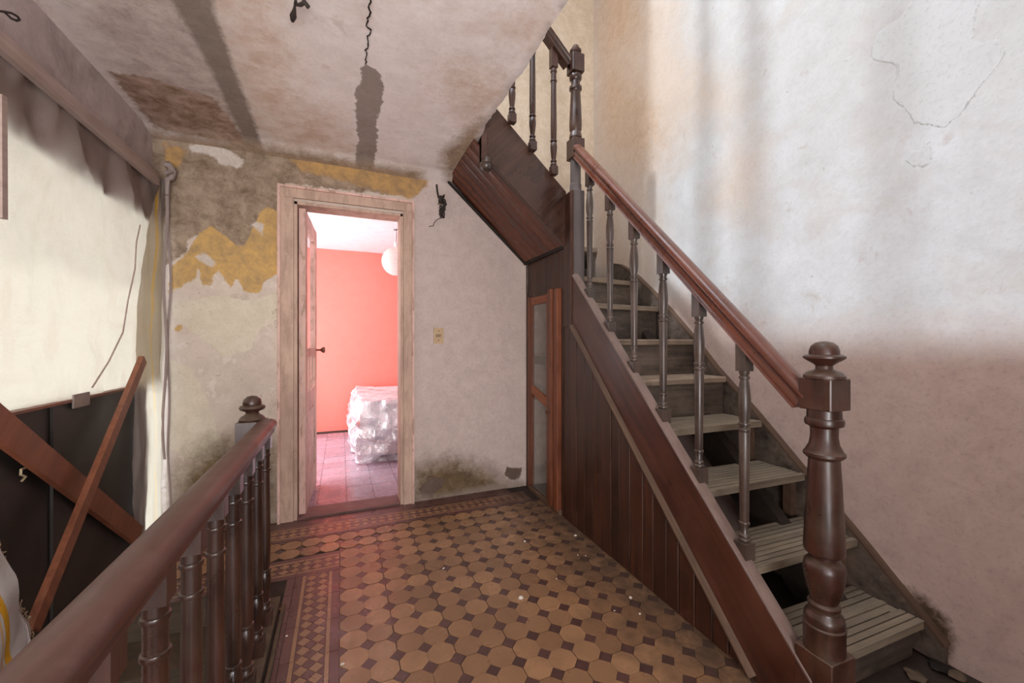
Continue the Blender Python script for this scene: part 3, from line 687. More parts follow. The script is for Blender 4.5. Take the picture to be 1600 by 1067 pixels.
# outer stringer with cap
SO = .665                                    # top edge z = y - SO
yA, yB = .80, 2.30
sp('stringer', prism(BM(), [(yA, yA - SO), (yB, yB - SO), (yB, yB - SO - .33), (yA + .12, yA - SO - .21 + .0), (yA + .12, 0), (yA, 0)], 'x', XO, XO + .04), m_string, bevel=.002)
cap = BM(); prism(cap, [(yA, yA - SO - .005), (yB, yB - SO - .005), (yB, yB - SO + .012), (yA, yA - SO + .012)], 'x', XO - .004, XO + .052); sp('stringer_cap', cap, m_cap, bevel=.003)
sp('stringer', prism(BM(), [(yA, yA - SO - .01), (2.36, 2.36 - SO - .01), (2.36, 2.0 - SO), (yA + .2, 0), (yA, 0)], 'x', XO + .041, XO + .05), m_under, label='dark inner lining of the outer stringer')
sp('stringer_moulding', sweep(BM(), [(-.006, -.016), (.012, -.014), (.018, 0), (.012, .014), (-.006, .016)], (XO - .004, 2.29, 2.29 - SO - .325), (XO - .004, 1.0, 1.0 - SO - .325), up=(0, -.7, .7)), m_mould)
# wall stringer, its top line traced along the wall, sweeping up round the winders
tops = [(954, 413), (968, 415), (981, 422), (995, 433), (1028, 465.5), (1044, 483), (1085, 531), (1118, 575), (1180, 645), (1262, 745), (1345, 845), (1430, 950), (1478, 1012)]
tp_ = [(P(u, v, 'x', 2.06).y, P(u, v, 'x', 2.06).z) for u, v in tops]
poly = tp_ + [(tp_[-1][0], 0.0)] + [(y - .0, z - .32) for y, z in reversed(tp_[:-2])]
wsr = fin('wall_stringer', prism(BM(), poly, 'x', 2.05, RX - .014), m_riser, None)
capb = BM()
for (ya, za), (yb, zb) in zip(tp_, tp_[1:]): plank(capb, (2.068, ya, za + .004), (2.068, yb, zb + .004), (1, 0, 0), .042, .010)
wsc = fin('stringer_cap', capb, m_mould, None)
bsk = fin('wall_stringer', prism(BM(), [(1.42, 1.60), (2.06, 1.60), (2.06, 1.865), (1.42, 1.90)], 'y', BY - .035, BY - .012), m_riser, None)
under = []
for k in (1, 2, 3, 4):                       # blocks under the open treads
    bm = BM(); bx(bm, 2.0, 2.045, yn(k) + .05, yn(k) + .09, (zt(k - 1) if k > 1 else 0), zt(k) - .034); sp('bracket', bm, m_mould, label='pale upright bracket under a tread' if k == 3 else None)
bm = BM(); prism(bm, [(.95, 0), (1.15, 0), (2.4, 1.27), (2.4, 1.42), (.9, -.0 + .02)], 'x', 1.86, 1.92); sp('carriage_beam', bm, m_under)
# panelling below the stringer: vertical boards, each one its own piece
pn = empty('stair_panelling', (XO, 1.7, 0), label='dark red-brown vertical boarding closing the space under the staircase', cat='panelling'); flight.append(pn)
def pp(name, bm, m, **k):
    bmesh.ops.translate(bm, verts=bm.verts[:], vec=(-XO, -1.7, 0)); return fin(name, bm, m, pn, **k)
y = 1.02; i = 0
while y < 2.40:
    wd = random.choice((.075, .09, .09, .1)); y2 = min(y + wd, 2.42); xo = XO + .006 + random.uniform(-.002, .003)
    t0, t1 = y - SO - .325, y2 - SO - .325
    if y2 > 2.29: t0 = min(t0, 1.62); t1 = min(t1, 1.62)
    b0 = .0 if i % 4 else .004
    pp('panel_board', prism(BM(), [(y + .0018, b0), (y2 - .0018, b0), (y2 - .0018, max(t1, .03)), (y + .0018, max(t0, .02))], 'x', xo, xo + .016), m_panel, bevel=.003)
    y = y2; i += 1
pp('corner_moulding', bx(BM(), XO - .012, XO + .012, 2.288, 2.312, 1.28, 2.19), m_panel, bevel=.006)
pp('backing_board', bx(BM(), XO + .026, XO + .034, 1.2, 2.42, 0, .35), m_under)
# wall over the cupboard
pz = P(885, 388, 'y', 2.42)
for a in range(7):
    ya, yb = 2.42 + .095 * a, 2.42 + .095 * (a + 1) - .002
    pp('panel_board', bx(BM(), XO + .018, XO + .034, ya, min(yb, 3.08), 1.55, 1.86), m_panel, bevel=.002)
pp('panel_board', bx(BM(), XO + .004, XO + .03, 2.312, 2.42, 1.30, 2.19), m_panel, bevel=.002)
pp('corner_moulding', bx(BM(), XO + .010, XO + .03, 3.055, 3.08, 0, 1.86), m_panel, bevel=.003)
# ------------------------------------------------------------------ cupboard under the stairs
cb = empty('cupboard_door', (XO, 2.75, 0), label='narrow glazed orange-brown cupboard door in the panelling under the stairs', cat='cupboard door'); flight.append(cb)
def cp(name, bm, m, parent=None, **k):
    bmesh.ops.translate(bm, verts=bm.verts[:], vec=(-XO, -2.75, 0)); return fin(name, bm, m, parent or cb, **k)
cp('frame_post', bx(BM(), XO, XO + .04, 2.985, 3.03, 0, 1.56), m_cup, bevel=.003)
cp('frame_post', bx(BM(), XO + .01, XO + .04, 2.43, 2.455, 0, 1.56), m_panel, bevel=.003)
cp('sill', bx(BM(), XO - .01, XO + .04, 2.455, 2.985, 0, .035), m_mould, bevel=.003)
cp('stile', bx(BM(), XO + .002, XO + .03, 2.955, 2.983, .04, 1.55), m_cup, bevel=.003)
cp('stile', bx(BM(), XO - .012, XO + .03, 2.60, 2.655, .04, 1.555), m_cup, bevel=.006)
cp('stile', bx(BM(), XO - .035, XO + .02, 2.535, 2.592, .03, 1.575), m_cup, bevel=.008)
cp('stile', bx(BM(), XO - .020, XO + .02, 2.466, 2.528, .02, 1.57), m_cup, bevel=.006)
cp('top_rail', bx(BM(), XO + .002, XO + .028, 2.655, 2.955, 1.49, 1.55), m_cup_h, bevel=.003)
cp('middle_rail', prism(BM(), [(2.655, .70), (2.955, .785), (2.955, .85), (2.655, .775)], 'x', XO + .002, XO + .028), m_cup_h, bevel=.003)
cp('glass_pane', bx(BM(), XO + .014, XO + .017, 2.655, 2.955, .80, 1.49), m_glass); cp('glass_pane', bx(BM(), XO + .014, XO + .017, 2.655, 2.955, .04, .74), m_glass)
cp('latch', bx(BM(), XO + .03, XO + .05, 2.50, 2.955, 1.02, 1.08), m_grime)
bm = BM(); lathe(bm, [(.005, 0), (.005, .012), (.012, .018), (.012, .026), (.004, .03)], seg=12); bmesh.ops.rotate(bm, verts=bm.verts[:], cent=(0, 0, 0), matrix=Matrix.Rotation(-PI / 2, 3, 'Y')); bmesh.ops.translate(bm, verts=bm.verts[:], vec=(XO - .035, 2.56, .70)); cp('knob', bm, m_knob)
# closet interior wall seen through the glass
bm = BM(); bx(bm, RX - .09, RX - .06, 2.44, 3.07, 0, 1.38); fin('wall_closet', bm, m_back, kind='structure')
# ------------------------------------------------------------------ turned pieces
def baluster_bm(H, blk=.050, top_blk=.10, slope=0.0, sx='y'):
    """square foot, rings, long tapered shaft, ring, vase, neck, square head cut to the rail"""
    bm = BM(); h = blk / 2; b0 = .065
    b1 = BM(); bx(b1, -h, h, -h, h, 0, b0)
    me = bpy.data.meshes.new('t'); b1.to_mesh(me); b1.free(); bm.from_mesh(me)
    q = H - top_blk
    def collar(z, r, R): return [(r, z - .006), (R - .001, z - .0045), (R, z), (R - .001, z + .0045), (r, z + .006)]
    pr = [(.016, b0)] + collar(b0 + .008, .018, .021) + collar(b0 + .022, .0165, .0195) + [(.0135, b0 + .032), (.0145, b0 + .060)] + collar(b0 + .070, .0145, .0195) + \
         [(.0162, b0 + .085), (.0178, q - .36), (.0200, q - .232)] + collar(q - .222, .019, .0215) + [(.016, q - .212)] + collar(q - .200, .0165, .022) + \
         [(.0165, q - .188), (.0205, q - .168), (.0228, q - .13), (.0222, q - .10), (.018, q - .055), (.0142, q - .034)] + collar(q - .026, .0142, .0195) + [(.015, q - .016), (.0185, q - .006), (.0185, q)]
    lathe(bm, pr, seg=18)
    hh = .021
    A = [bm.verts.new((x, y, q - .001)) for x, y in ((-hh, -hh), (hh, -hh), (hh, hh), (-hh, hh))]
    B = [bm.verts.new((x, y, H + slope * (y if sx == 'y' else -x))) for x, y in ((-hh, -hh), (hh, -hh), (hh, hh), (-hh, hh))]
    bm.faces.new(A[::-1]); bm.faces.new(B)
    for i in range(4): bm.faces.new((A[i], A[(i + 1) % 4], B[(i + 1) % 4], B[i]))
    return bm
def baluster_flip_bm(H, blk=.05, top_blk=.06, slope=0.0, sx='y'):
    """square foot, rings, low vase, rings, long shaft tapering upward, two collars, square head"""
    bm = BM(); h = blk / 2; b0 = .055; bx(bm, -h, h, -h, h, 0, b0); q = H - top_blk
    def collar(z, r, R): return [(r, z - .006), (R - .001, z - .0045), (R, z), (R - .001, z + .0045), (r, z + .006)]
    pr = [(.018, b0)] + collar(b0 + .010, .0185, .0225) + collar(b0 + .034, .015, .021) + [(.015, b0 + .050), (.0175, b0 + .072), (.0215, b0 + .105), (.0225, b0 + .128), (.021, b0 + .150), (.0175, b0 + .157)] + collar(b0 + .168, .0165, .0228) + \
         [(.0195, b0 + .19), (.0205, b0 + .26), (.0178, q - .098)] + collar(q - .088, .0178, .0225) + [(.0178, q - .045)] + collar(q - .026, .0182, .0222) + [(.0182, q)]
    lathe(bm, pr, seg=18); hh = .022
    A = [bm.verts.new((x, y, q - .001)) for x, y in ((-hh, -hh), (hh, -hh), (hh, hh), (-hh, hh))]
    B = [bm.verts.new((x, y, H + slope * (y if sx == 'y' else -x))) for x, y in ((-hh, -hh), (hh, -hh), (hh, hh), (-hh, hh))]
    bm.faces.new(A[::-1]); bm.faces.new(B)
    for i in range(4): bm.faces.new((A[i], A[(i + 1) % 4], B[(i + 1) % 4], B[i]))
    return bm
def put(bm, loc):
    bmesh.ops.translate(bm, verts=bm.verts[:], vec=loc); return bm
RAILP = [(-.030, -.045), (-.022, -.040), (-.026, -.020), (-.018, -.010), (-.034, .000), (-.036, .012), (-.026, .024), (-.010, .030), (.010, .030), (.026, .024), (.036, .012), (.034, 0), (.018, -.010), (.026, -.020), (.022, -.040), (.030, -.045)]
RAILP = [(a, b) for a, b in RAILP][::-1]
sr = empty('stair_railing', (1.40, 1.6, 0), label='turned baluster railing of the lower flight with polished red-brown sloping handrail', cat='railing'); flight.append(sr)
def rp(name, bm, m, parent=None, **k):
    bmesh.ops.translate(bm, verts=bm.verts[:], vec=(-1.40, -1.6, 0)); return fin(name, bm, m, parent or sr, **k)
XR = 1.387
RO = .165                                    # rail centre line z = y + RO
first = None
for k in range(1, 7):
    yb = .855 + .2155 * k; zb = yb - .685; H = yb + RO - .045 - zb
    if first is None:
        first = fin('baluster', baluster_bm(H, blk=.050, slope=1.0), m_bal, sr, smooth=40); o = first
    else: o = first.copy(); COL.objects.link(o); o.parent = sr
    o.location = (XR - 1.40, yb - 1.6, zb)
rp('handrail', sweep(BM(), RAILP, (XR, .84, .84 + RO + .01), (XR, 2.30, 2.30 + RO)), m_rail, smooth=50)
def box_c(s, z0, z1, cx=0, cy=0): bm = BM(); bx(bm, cx - s / 2, cx + s / 2, cy - s / 2, cy + s / 2, z0, z1); return bm
# lower newel
nw = rp('newel_post', box_c(.112, 0, .235, 1.40, .80), m_newel, bevel=.003)
k_ = 1 / 497.
def zz(v): return 1.2 - (v - 534) * k_
pr = [(.055, .235), (.055, zz(979)), (.0565, zz(977)), (.0565, zz(974)), (.052, zz(972)), (.054, zz(966)), (.051, zz(959)), (.043, zz(954)), (.042, zz(951)), (.036, zz(950)), (.037, zz(948)), (.043, zz(946)), (.044, zz(942)), (.040, zz(939)), (.036, zz(938)), (.040, zz(932)), (.047, zz(920)), (.053, zz(903)), (.056, zz(888)), (.053, zz(879)), (.045, zz(874)), (.041, zz(873)), (.037, zz(871)), (.037, zz(865)), (.049, zz(864)), (.054, zz(861)), (.055, zz(855)), (.051, zz(810)), (.045, zz(750)), (.041, zz(717)), (.047, zz(715)), (.055, zz(711)), (.055, zz(707)), (.049, zz(704)), (.047, zz(701)), (.040, zz(694)), (.036, zz(682)), (.037, zz(668)), (.042, zz(666)), (.050, zz(664)), (.052, zz(659)), (.050, zz(654)), (.046, zz(653)), (.045, zz(640))]
rp('newel_shaft', lathe(BM(), pr, 1.40, .80, 32), m_newel, nw, smooth=30)
rp('newel_block', box_c(.096, zz(640), zz(591), 1.40, .80), m_newel, nw, bevel=.003)
fp = [(.055, zz(591)), (.055, zz(587)), (.046, zz(582)), (.030, zz(579)), (.023, zz(577)), (.022, zz(572)), (.026, zz(570)), (.028, zz(569)), (.044, zz(564)), (.055, zz(560)), (.055, zz(557)), (.048, zz(555)), (.040, zz(554)), (.040, zz(549)), (.035, zz(541)), (.024, zz(536)), (.010, zz(534)), (.001, zz(533.6))]
rp('newel_finial', lathe(BM(), fp, 1.40, .80, 28), m_newel, nw, smooth=38)
# tall newel at the turn
NX, NY = 1.40, 2.345
n2 = rp('newel_post', box_c(.088, 1.50, 2.20, NX, NY), m_post, bevel=.004, label='tall newel post, worn grey lower part')
def z2(v): return 1.2 - (v - 534) / 234.0
oct_ = [(.036, z2(292)), (.036, z2(252))]
rp('newel_neck', lathe(BM(), [(.040, 2.20), (.040, z2(290)), (.036, z2(288)), (.036, z2(250))], NX, NY, 8), m_post, n2, smooth=0)
rp('newel_block', box_c(.090, z2(250), z2(219), NX, NY), m_newel, n2, bevel=.003)
pr = [(.030, z2(219)), (.042, z2(216)), (.040, z2(211)), (.034, z2(207)), (.040, z2(204)), (.042, z2(195)), (.038, z2(170)), (.032, z2(145)), (.034, z2(143)), (.042, z2(141)), (.042, z2(137)), (.030, z2(135)), (.029, z2(128)), (.040, z2(125)), (.042, z2(120)), (.034, z2(116))]
rp('newel_shaft', lathe(BM(), pr, NX, NY, 24), m_newel, n2, smooth=38)
rp('newel_block', box_c(.088, z2(116), z2(88), NX, NY), m_newel, n2, bevel=.003)
rp('newel_finial', lathe(BM(), [(.020, z2(88)), (.022, z2(86)), (.038, z2(83)), (.040, z2(80)), (.028, z2(77)), (.026, z2(75)), (.018, z2(72)), (.002, z2(70.5))], NX, NY, 20), m_newel, n2, smooth=40)
# ------------------------------------------------------------------ upper flight turning left above the cupboard
uf = empty('upper_flight', (1.1, 2.75, 1.86), label='upper flight with dark stringer and boarded soffit rising left to the landing', cat='staircase')
def up_(name, bm, m, parent=None, **k):
    bmesh.ops.translate(bm, verts=bm.verts[:], vec=(-1.1, -2.75, -1.86)); return fin(name, bm, m, parent or uf, **k)
SXa, SZa, SXb, SZb = 1.40, 1.855, .76, 2.455  # soffit line
def so(x): return SZa + (SZb - SZa) * (SXa - x) / (SXa - SXb)
nb = 7; wy = (BY - .004 - 2.43) / nb
for i in range(nb):
    ya = 2.43 + wy * i
    up_('soffit_board', prism(BM(), [(SXa, so(SXa) + random.uniform(0, .002)), (SXb, SZb), (SXb, SZb + .016), (SXa, SZa + .016)], 'y', ya + .0015, ya + wy - .0015), m_panel_h, bevel=.003)
up_('soffit_trim', prism(BM(), [(SXa + .01, SZa - .02), (SXb - .02, SZb - .02), (SXb - .02, SZb + .0), (SXa + .01, SZa)], 'y', BY - .03, BY - .004), m_grime, bevel=.002)
up_('soffit_trim', prism(BM(), [(SXa + .02, SZa - .012), (.88, so(.88) - .03), (.88, so(.88) + .01), (SXa + .02, SZa + .015)], 'y', 2.425, 2.445), m_grime, bevel=.002)
up_('soffit_trim', prism(BM(), [(SXa - .0, SZa - .02), (SXa + .02, SZa - .02), (SXa + .02, SZa + .02), (SXa, SZa + .02)], 'y', 2.43, BY - .004), m_grime, bevel=.002)
A = P(780, 175, 'y', 2.40); B = P(886, 302, 'y', 2.40); sl = (A.z - B.z) / (A.x - B.x)
xl = .80; zl = A.z + sl * (xl - A.x)
up_('stringer', prism(BM(), [(xl, zl), (1.405, B.z + sl * (1.405 - B.x)), (1.405, SZa - .015), (.885, so(.885) - .03), (.885, so(.885) - .03 + .0), (.80, 2.31)], 'y', 2.398, 2.43), m_upstr, bevel=.002)
for k in range(1, 5):
    x1 = 1.38 - .17 * (k - 1); z = 1.925 + .16 * k
    up_('tread', bx(BM(), max(x1 - .19, .80), x1, 2.432, 3.08, z - .03, z), m_tread_d, bevel=.004)
    up_('riser', bx(BM(), x1 - .03, x1 - .015, 2.432, 3.08, z - .15, z - .03), m_riser)
pd = up_('pendant_post', bx(BM(), .80, .84, 2.395, 2.44, 2.27, 2.50), m_upstr, bevel=.003)
c = P(757, 263, 'y', 2.41)
up_('pendant_knob', lathe(BM(), [(.001, c.z - .038), (.018, c.z - .034), (.032, c.z - .022), (.040, c.z - .004), (.039, c.z + .006), (.034, c.z + .009), (.039, c.z + .014), (.030, c.z + .026), (.024, c.z + .05)], c.x, c.y - .03, 20), m_bal, pd, smooth=40)
ur = empty('upper_railing', (1.1, 2.36, 2.2), label='short length of turned railing on the upper flight behind the tall newel', cat='railing')
for u_, vb in ((865, 274), (832, 236), (800, 193), (768, 155)):
    q = P(u_, vb, 'y', 2.37); top = 3.03 + (1.40 - q.x) * .97 - .03
    o = fin('baluster', baluster_flip_bm(top - q.z, blk=.044, top_blk=.10, slope=.95, sx='x'), m_bal_low, ur, smooth=40); o.location = (q.x - 1.1, .01, q.z - 2.2)
o = fin('handrail', sweep(BM(), RAILP, (1.41 - 1.1, .0, 3.055 - 2.2), (.70 - 1.1, .0, 3.055 - 2.2 + .71 * .97)), m_bal_low, ur, smooth=50)
# ------------------------------------------------------------------ near railing on the left
nr = empty('landing_railing', (-.29, 1.2, 0), label='low turned railing at bottom left guarding the stair opening, thick rounded handrail', cat='railing')
first = None
HB = .80
bm0 = baluster_flip_bm(HB - .015)
for k in range(11):
    if first is None: first = fin('baluster', bm0, m_bal_low, nr, smooth=40); o = first
    else: o = first.copy(); COL.objects.link(o); o.parent = nr
    o.location = (0, 1.944 - .179 * k - 1.2, .035); o.rotation_euler = (0, 0, 0)
NRP = [(-.026, -.030), (-.030, -.012), (-.036, -.004), (-.037, .008), (-.030, .020), (-.016, .026), (.016, .026), (.030, .020), (.037, .008), (.036, -.004), (.030, -.012), (.026, -.030)]
fin('handrail', sweep(BM(), NRP[::-1], (0, -1.9, .845), (0, .80, .845)), m_rail_flat, nr, smooth=50)
fin('base_curb', bx(BM(), -.055, .035, -1.9, .93, -.01, .035), m_down, nr, bevel=.004)
fin('curb_moulding', bx(BM(), .045, .058, -1.9, .90, -.005, .014), m_down, nr, bevel=.003)
Q = (-.352 + .29, 2.045 - 1.2)
npst = fin('newel_post', box_c(.105, -.05, .86, *Q), m_newel, nr, bevel=.006)
NT0 = .86
fin('newel_finial', lathe(BM(), [(.048, NT0), (.050, NT0 + .008), (.040, NT0 + .020), (.030, NT0 + .026), (.024, NT0 + .034), (.026, NT0 + .040), (.045, NT0 + .048), (.050, NT0 + .056), (.046, NT0 + .064), (.034, NT0 + .068), (.036, NT0 + .075), (.032, NT0 + .092), (.018, NT0 + .104), (.002, NT0 + .108)], Q[0], Q[1], 24), m_newel, npst, smooth=38)
# ------------------------------------------------------------------ stairs going down, in the opening
ds = empty('descending_stairs', (-.75, 2.0, 0), label='dark dirty wooden stairs going down behind the near railing', cat='staircase')
for k in range(10):
    z = -.172 * k; y = 2.39 - .24 * k
    b = bx(BM(), LX + .75, SX + .75, y - .012 - 2.0, y - 2.0, z - .172, z - .03 if k == 0 else z - .025); fin('riser', b, m_down, ds, bevel=.002)
    fin('tread', bx(BM(), LX + .75, SX + .75, y - .03 - 2.0, y - 2.0 + (.02 if k == 0 else .235), z - .028, z - .002), m_down, ds, bevel=.006)
bm = BM(); bx(bm, SX - .012, SX, -1.6, 2.39, -2.6, -.0); fin('trim_1', bm, m_down, kind='structure')
bm = BM(); bx(bm, LX, SX, -1.62, -1.6, -2.6, 0); bx(bm, LX, SX, -1.6, 2.4, -2.62, -2.6); bx(bm, LX - .02, LX, -1.6, 2.4, -2.6, -1.1); fin('wall_stairwell', bm, m_down, kind='structure')
# ------------------------------------------------------------------ left side: black boards, braces, sheet
def cloth(name, y0, y1, z0, z1, x, m, fold=.012, ny=70, nz=60, parent=None, fs=(4, 2), edge=None, **k):
    bm = BM(); V = {}
    for i in range(ny + 1):
        for j in range(nz + 1):
            a, b = i / ny, j / nz
            if edge: yy, zz_ = edge(a, b)
            else: yy, zz_ = y0 + (y1 - y0) * a, z0 + (z1 - z0) * b
            d = fold * (fbm(yy * fs[0], zz_ * fs[1], 2.3, 4) + .8 * abs(fbm(yy * 2 + zz_ * 2.6, zz_ * 1.2 - yy, 7, 3)) + .5 * abs(fbm(yy * 3 - zz_ * 3, zz_, 17, 2)))
            V[i, j] = bm.verts.new((x + d, yy, zz_))
    for i in range(ny):
        for j in range(nz): bm.faces.new((V[i, j], V[i + 1, j], V[i + 1, j + 1], V[i, j + 1]))
    return fin(name, bm, m, parent, smooth=180, **k)
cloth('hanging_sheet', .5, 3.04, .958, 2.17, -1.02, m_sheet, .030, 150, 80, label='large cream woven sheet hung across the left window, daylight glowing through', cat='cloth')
sh = bpy.data.objects['hanging_sheet']
sp_ = [(219, 352), (213, 380), (211, 420), (200, 470), (192, 520), (170, 565), (144, 606)]
fin('seam', tube(BM(), [P(u, v, 'x', -.985) for u, v in sp_], .0035, 6), m_batten, sh)
bm = BM(); bx(bm, -1.0, -.975, .5, 2.98, 2.11, 2.17); bx(bm, -1.03, -.99, .5, 2.95, 2.172, 2.182)
o = fin('batten', bm, m_batten, bevel=.004, label='dusty wooden batten holding the top edge of the sheet', cat='batten')
bb = empty('black_board', (-1.03, 1.6, 0), label='black board closing the lower half of the left window below the sheet', cat='board')
fin('board', bx(BM(), -.01, .01, -1.3, .60, -1.1, .965), m_black, bb)
fin('board', bx(BM(), .012, .022, .50, 1.225, -1.1, .955), m_black, bb, bevel=.002)
fin('edge_strip', bx(BM(), .0, .034, -1.3, 1.18, .956, .966), m_brace, bb, bevel=.002)
fin('hinge', bx(BM(), .032, .038, P(101, 620, 'x', -1.02).y - 1.6, P(127, 620, 'x', -1.02).y - 1.6, .93, .985), simple('galvanised_plate', S(150, 136, 128), .5, .5), bb, bevel=.002)
tb = fin('cord_stub', tube(BM(), [P(u, v, 'x', -1.0) - Vector((-1.03, 1.6, 0)) for u, v in ((45, 729), (33, 734), (32, 742), (40, 745), (34, 752))], .004, 6), m_cablew, bb)
a0, a1 = P(-60, 618, 'x', -.985), P(216, 838, 'x', -.985); a0 = a0 + (a0 - a1) * .30
bm = plank(BM(), a0, a1, (0, .6, .8), .092, .022); o = fin('brace_plank', bm, m_brace, bevel=.003, label='wide reddish plank nailed slanting down to the right across the black board', cat='plank')
b0, b1 = P(223, 562, 'x', -.955), P(50, 985, 'x', -.90)
bm = plank(BM(), b0, b1, (0, 1, -.45), .047, .022); plank(bm, b0 + Vector((.004, -.030, .010)), b1 + Vector((.004, -.030, .010)), (0, 1, -.45), .010, .022)
o = fin('brace_plank', bm, m_brace2, bevel=.002, label='narrow reddish batten leaning up to the right in front of the wide plank', cat='plank')
def set_stripe(o, f):
    me = o.data; at = me.attributes.new('stripe', 'FLOAT', 'POINT')
    at.data.foreach_set('value', [f(v.co) for v in me.vertices])
def sack_edge(a, b):
    zb = .02 + b * 2.14; k = 1 - b
    yl = 2.635 + .13 * (1 - k) + (.24 * max(0, (b - .72) / .28)) + .10 * max(0, (.25 - b) / .25); yr = 3.065
    return yl + (yr - yl) * a, zb
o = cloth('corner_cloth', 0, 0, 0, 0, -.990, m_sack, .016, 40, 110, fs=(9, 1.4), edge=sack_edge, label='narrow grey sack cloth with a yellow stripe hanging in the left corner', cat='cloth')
set_stripe(o, lambda c: c.y - 2.925 - .02 * math.sin(c.z * 4) )
fin('hem', tube(BM(), [(-.955 + .006 * math.sin(z * 9), 3.055 + .01 * math.sin(z * 5), z) for z in np.arange(.05, 2.16, .07)], .007, 6), m_fabric_d, o)
fin('hem', tube(BM(), [(-.965 + .01 * math.sin(z * 7), 3.03 + .012 * math.sin(z * 4 + 1), z) for z in np.arange(.5, 2.16, .07)], .008, 6), m_fabric_d, o)
k0 = P(261, 268, 'x', -.95)
bm = BM()
tube(bm, [k0 + Vector((0, -.05, .02)), k0 + Vector((.01, -.02, .035)), k0 + Vector((.02, .02, .01)), k0 + Vector((.01, .03, -.03)), k0 + Vector((0, 0, -.05)), k0 + Vector((0, .0, -.14))], [.008, .02, .022, .018, .014, .010], 8)
tube(bm, [k0 + Vector((.0, -.03, -.02)), k0 + Vector((.02, 0, -.0)), k0 + Vector((.01, .03, .03))], [.01, .014, .008], 8)
fin('knot', bm, m_fabric_d, o, smooth=80)
# draped cloth at far left bottom, frayed right edge
def drape_edge(a, b):
    ctrl = [(.70, 1.50), (.66, 1.53), (.55, 1.565), (.46, 1.60), (.38, 1.645), (.30, 1.665), (.0, 1.70), (-.5, 1.72)]
    z = .70 - 1.2 * (1 - b); z = .70 - (1 - b) * 1.2
    yr = np.interp(-z, [-c[0] for c in ctrl], [c[1] for c in ctrl])
    return .9 + (yr - .9) * a, z
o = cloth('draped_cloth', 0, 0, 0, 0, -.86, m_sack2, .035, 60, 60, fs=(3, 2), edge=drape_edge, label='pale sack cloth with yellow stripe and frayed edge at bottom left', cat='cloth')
set_stripe(o, lambda c: 1.535 + .55 * (.45 - c.z) * .5 - c.y)
bm = BM(); bh = []
for i in range(70):
    z = .70 - i * .011; yr = drape_edge(1, 1 - (.70 - z) / 1.2)[0]; bh.append((-.845, yr - .012, z))
    for q in range(2):
        l = random.uniform(.008, .026); tube(bm, [(-.85, yr, z), (-.848 + random.uniform(-.006, .006), yr + l * .6, z + random.uniform(0, .01)), (-.85, yr + l, z + random.uniform(-.008, .012))], .0012, 4)
fin('fringe', bm, simple('frayed_threads', S(170, 146, 116), .9), o, kind='stuff')
fin('hem', tube(BM(), bh, .006, 6), m_fabric_d, o)
# vertical lath and wire loop far left
q0, q1 = P(3, 150, 'x', -.94), P(4, 342, 'x', -.94)
fin('hanging_lath', plank(BM(), q0, q1, (0, 1, 0), .022, .012), m_batten, bevel=.002, label='short grey lath hanging at the left edge in front of the sheet', cat='lath')
pts = [P(u, v, 'x', -.97) for u, v in ((-20, 12), (0, 18), (8, 19), (18, 21), (27, 26), (31, 31), (26, 33), (17, 29), (10, 22), (6, 19))]
fin('wire_loop', tube(BM(), pts, .0035, 6), m_cable, label='black wire loop sticking out of the wall at top left', cat='wire')
# ------------------------------------------------------------------ small things on walls and ceiling
sw = P(685, 525, 'y', BY)
s_ = empty('light_switch', (sw.x, BY, sw.z), label='yellowed light switch plate on the wall right of the door', cat='light switch')
fin('plate', bx(BM(), -.036, .036, -.011, .002, -.06, .06), m_switch, s_, bevel=.003); fin('rocker', bx(BM(), -.022, .016, -.018, -.010, -.010, .012), m_switch_d, s_, bevel=.002)
for z in (.035, -.035): fin('screw', bx(BM(), -.003, .003, -.014, -.010, z - .004, z + .004), m_grime, s_)
jw = P(689, 322, 'y', BY)
j = empty('wire_bundle', (jw.x, BY, jw.z), label='tangle of old black wires hanging from the wall above the light switch', cat='wires')
bm = BM(); random.seed(9)
for i in range(12):
    pts = [Vector((random.uniform(-.03, .035) * (1 - .12 * abs(t_ - 2)) , random.uniform(-.05, -.008), .06 - .15 * t_ / 5 + random.uniform(-.012, .012))) for t_ in range(6)]
    tube(bm, pts, random.uniform(.003, .006), 6)
fin('wires', bm, m_cable, j, smooth=80, kind='stuff')
fin('conduit', tube(BM(), [(-.035, -.006, .155), (-.03, -.01, .10), (-.02, -.015, .05)], .007, 8), m_cable, j)
fin('wire_end', tube(BM(), [(.0, -.02, -.08), (-.005, -.02, -.10), (-.035, -.02, -.115), (-.055, -.02, -.14), (-.065, -.02, -.17), (-.08, -.02, -.168), (-.095, -.02, -.175)], .0025, 6), m_cable, j)
fin('tie', tube(BM(), [(-.035, -.03, .0), (-.01, -.045, -.006), (.03, -.035, .0)], .003, 6), m_cablew, j)
cw = P(462, 0, 'z', CZ)
j = empty('ceiling_wires', (cw.x, cw.y, CZ), label='two frayed black wire ends hanging from the ceiling hook', cat='wires')
def cpt(u, v, d): p = P(u, v, 'z', CZ - d); return p - Vector((cw.x, cw.y, CZ))
fin('wire', tube(BM(), [Vector((0, 0, 0)), cpt(461, 4, .04), cpt(460, 16, .05), cpt(458, 26, .055), cpt(457, 33, .055)], [.004, .004, .006, .012, .007], 8), m_cable, j, smooth=80)
fin('wire', tube(BM(), [Vector((0, 0, 0)), cpt(463, 8, .04), cpt(470, 8, .05), cpt(476, 4, .05), cpt(482, 12, .055)], [.004, .005, .007, .009, .008], 8), m_cable, j, smooth=80)
fin('wire', tube(BM(), [cpt(474, 6, .05), cpt(474, -4, .04), cpt(470, -12, .0)], .004, 8), m_cable, j, smooth=80)
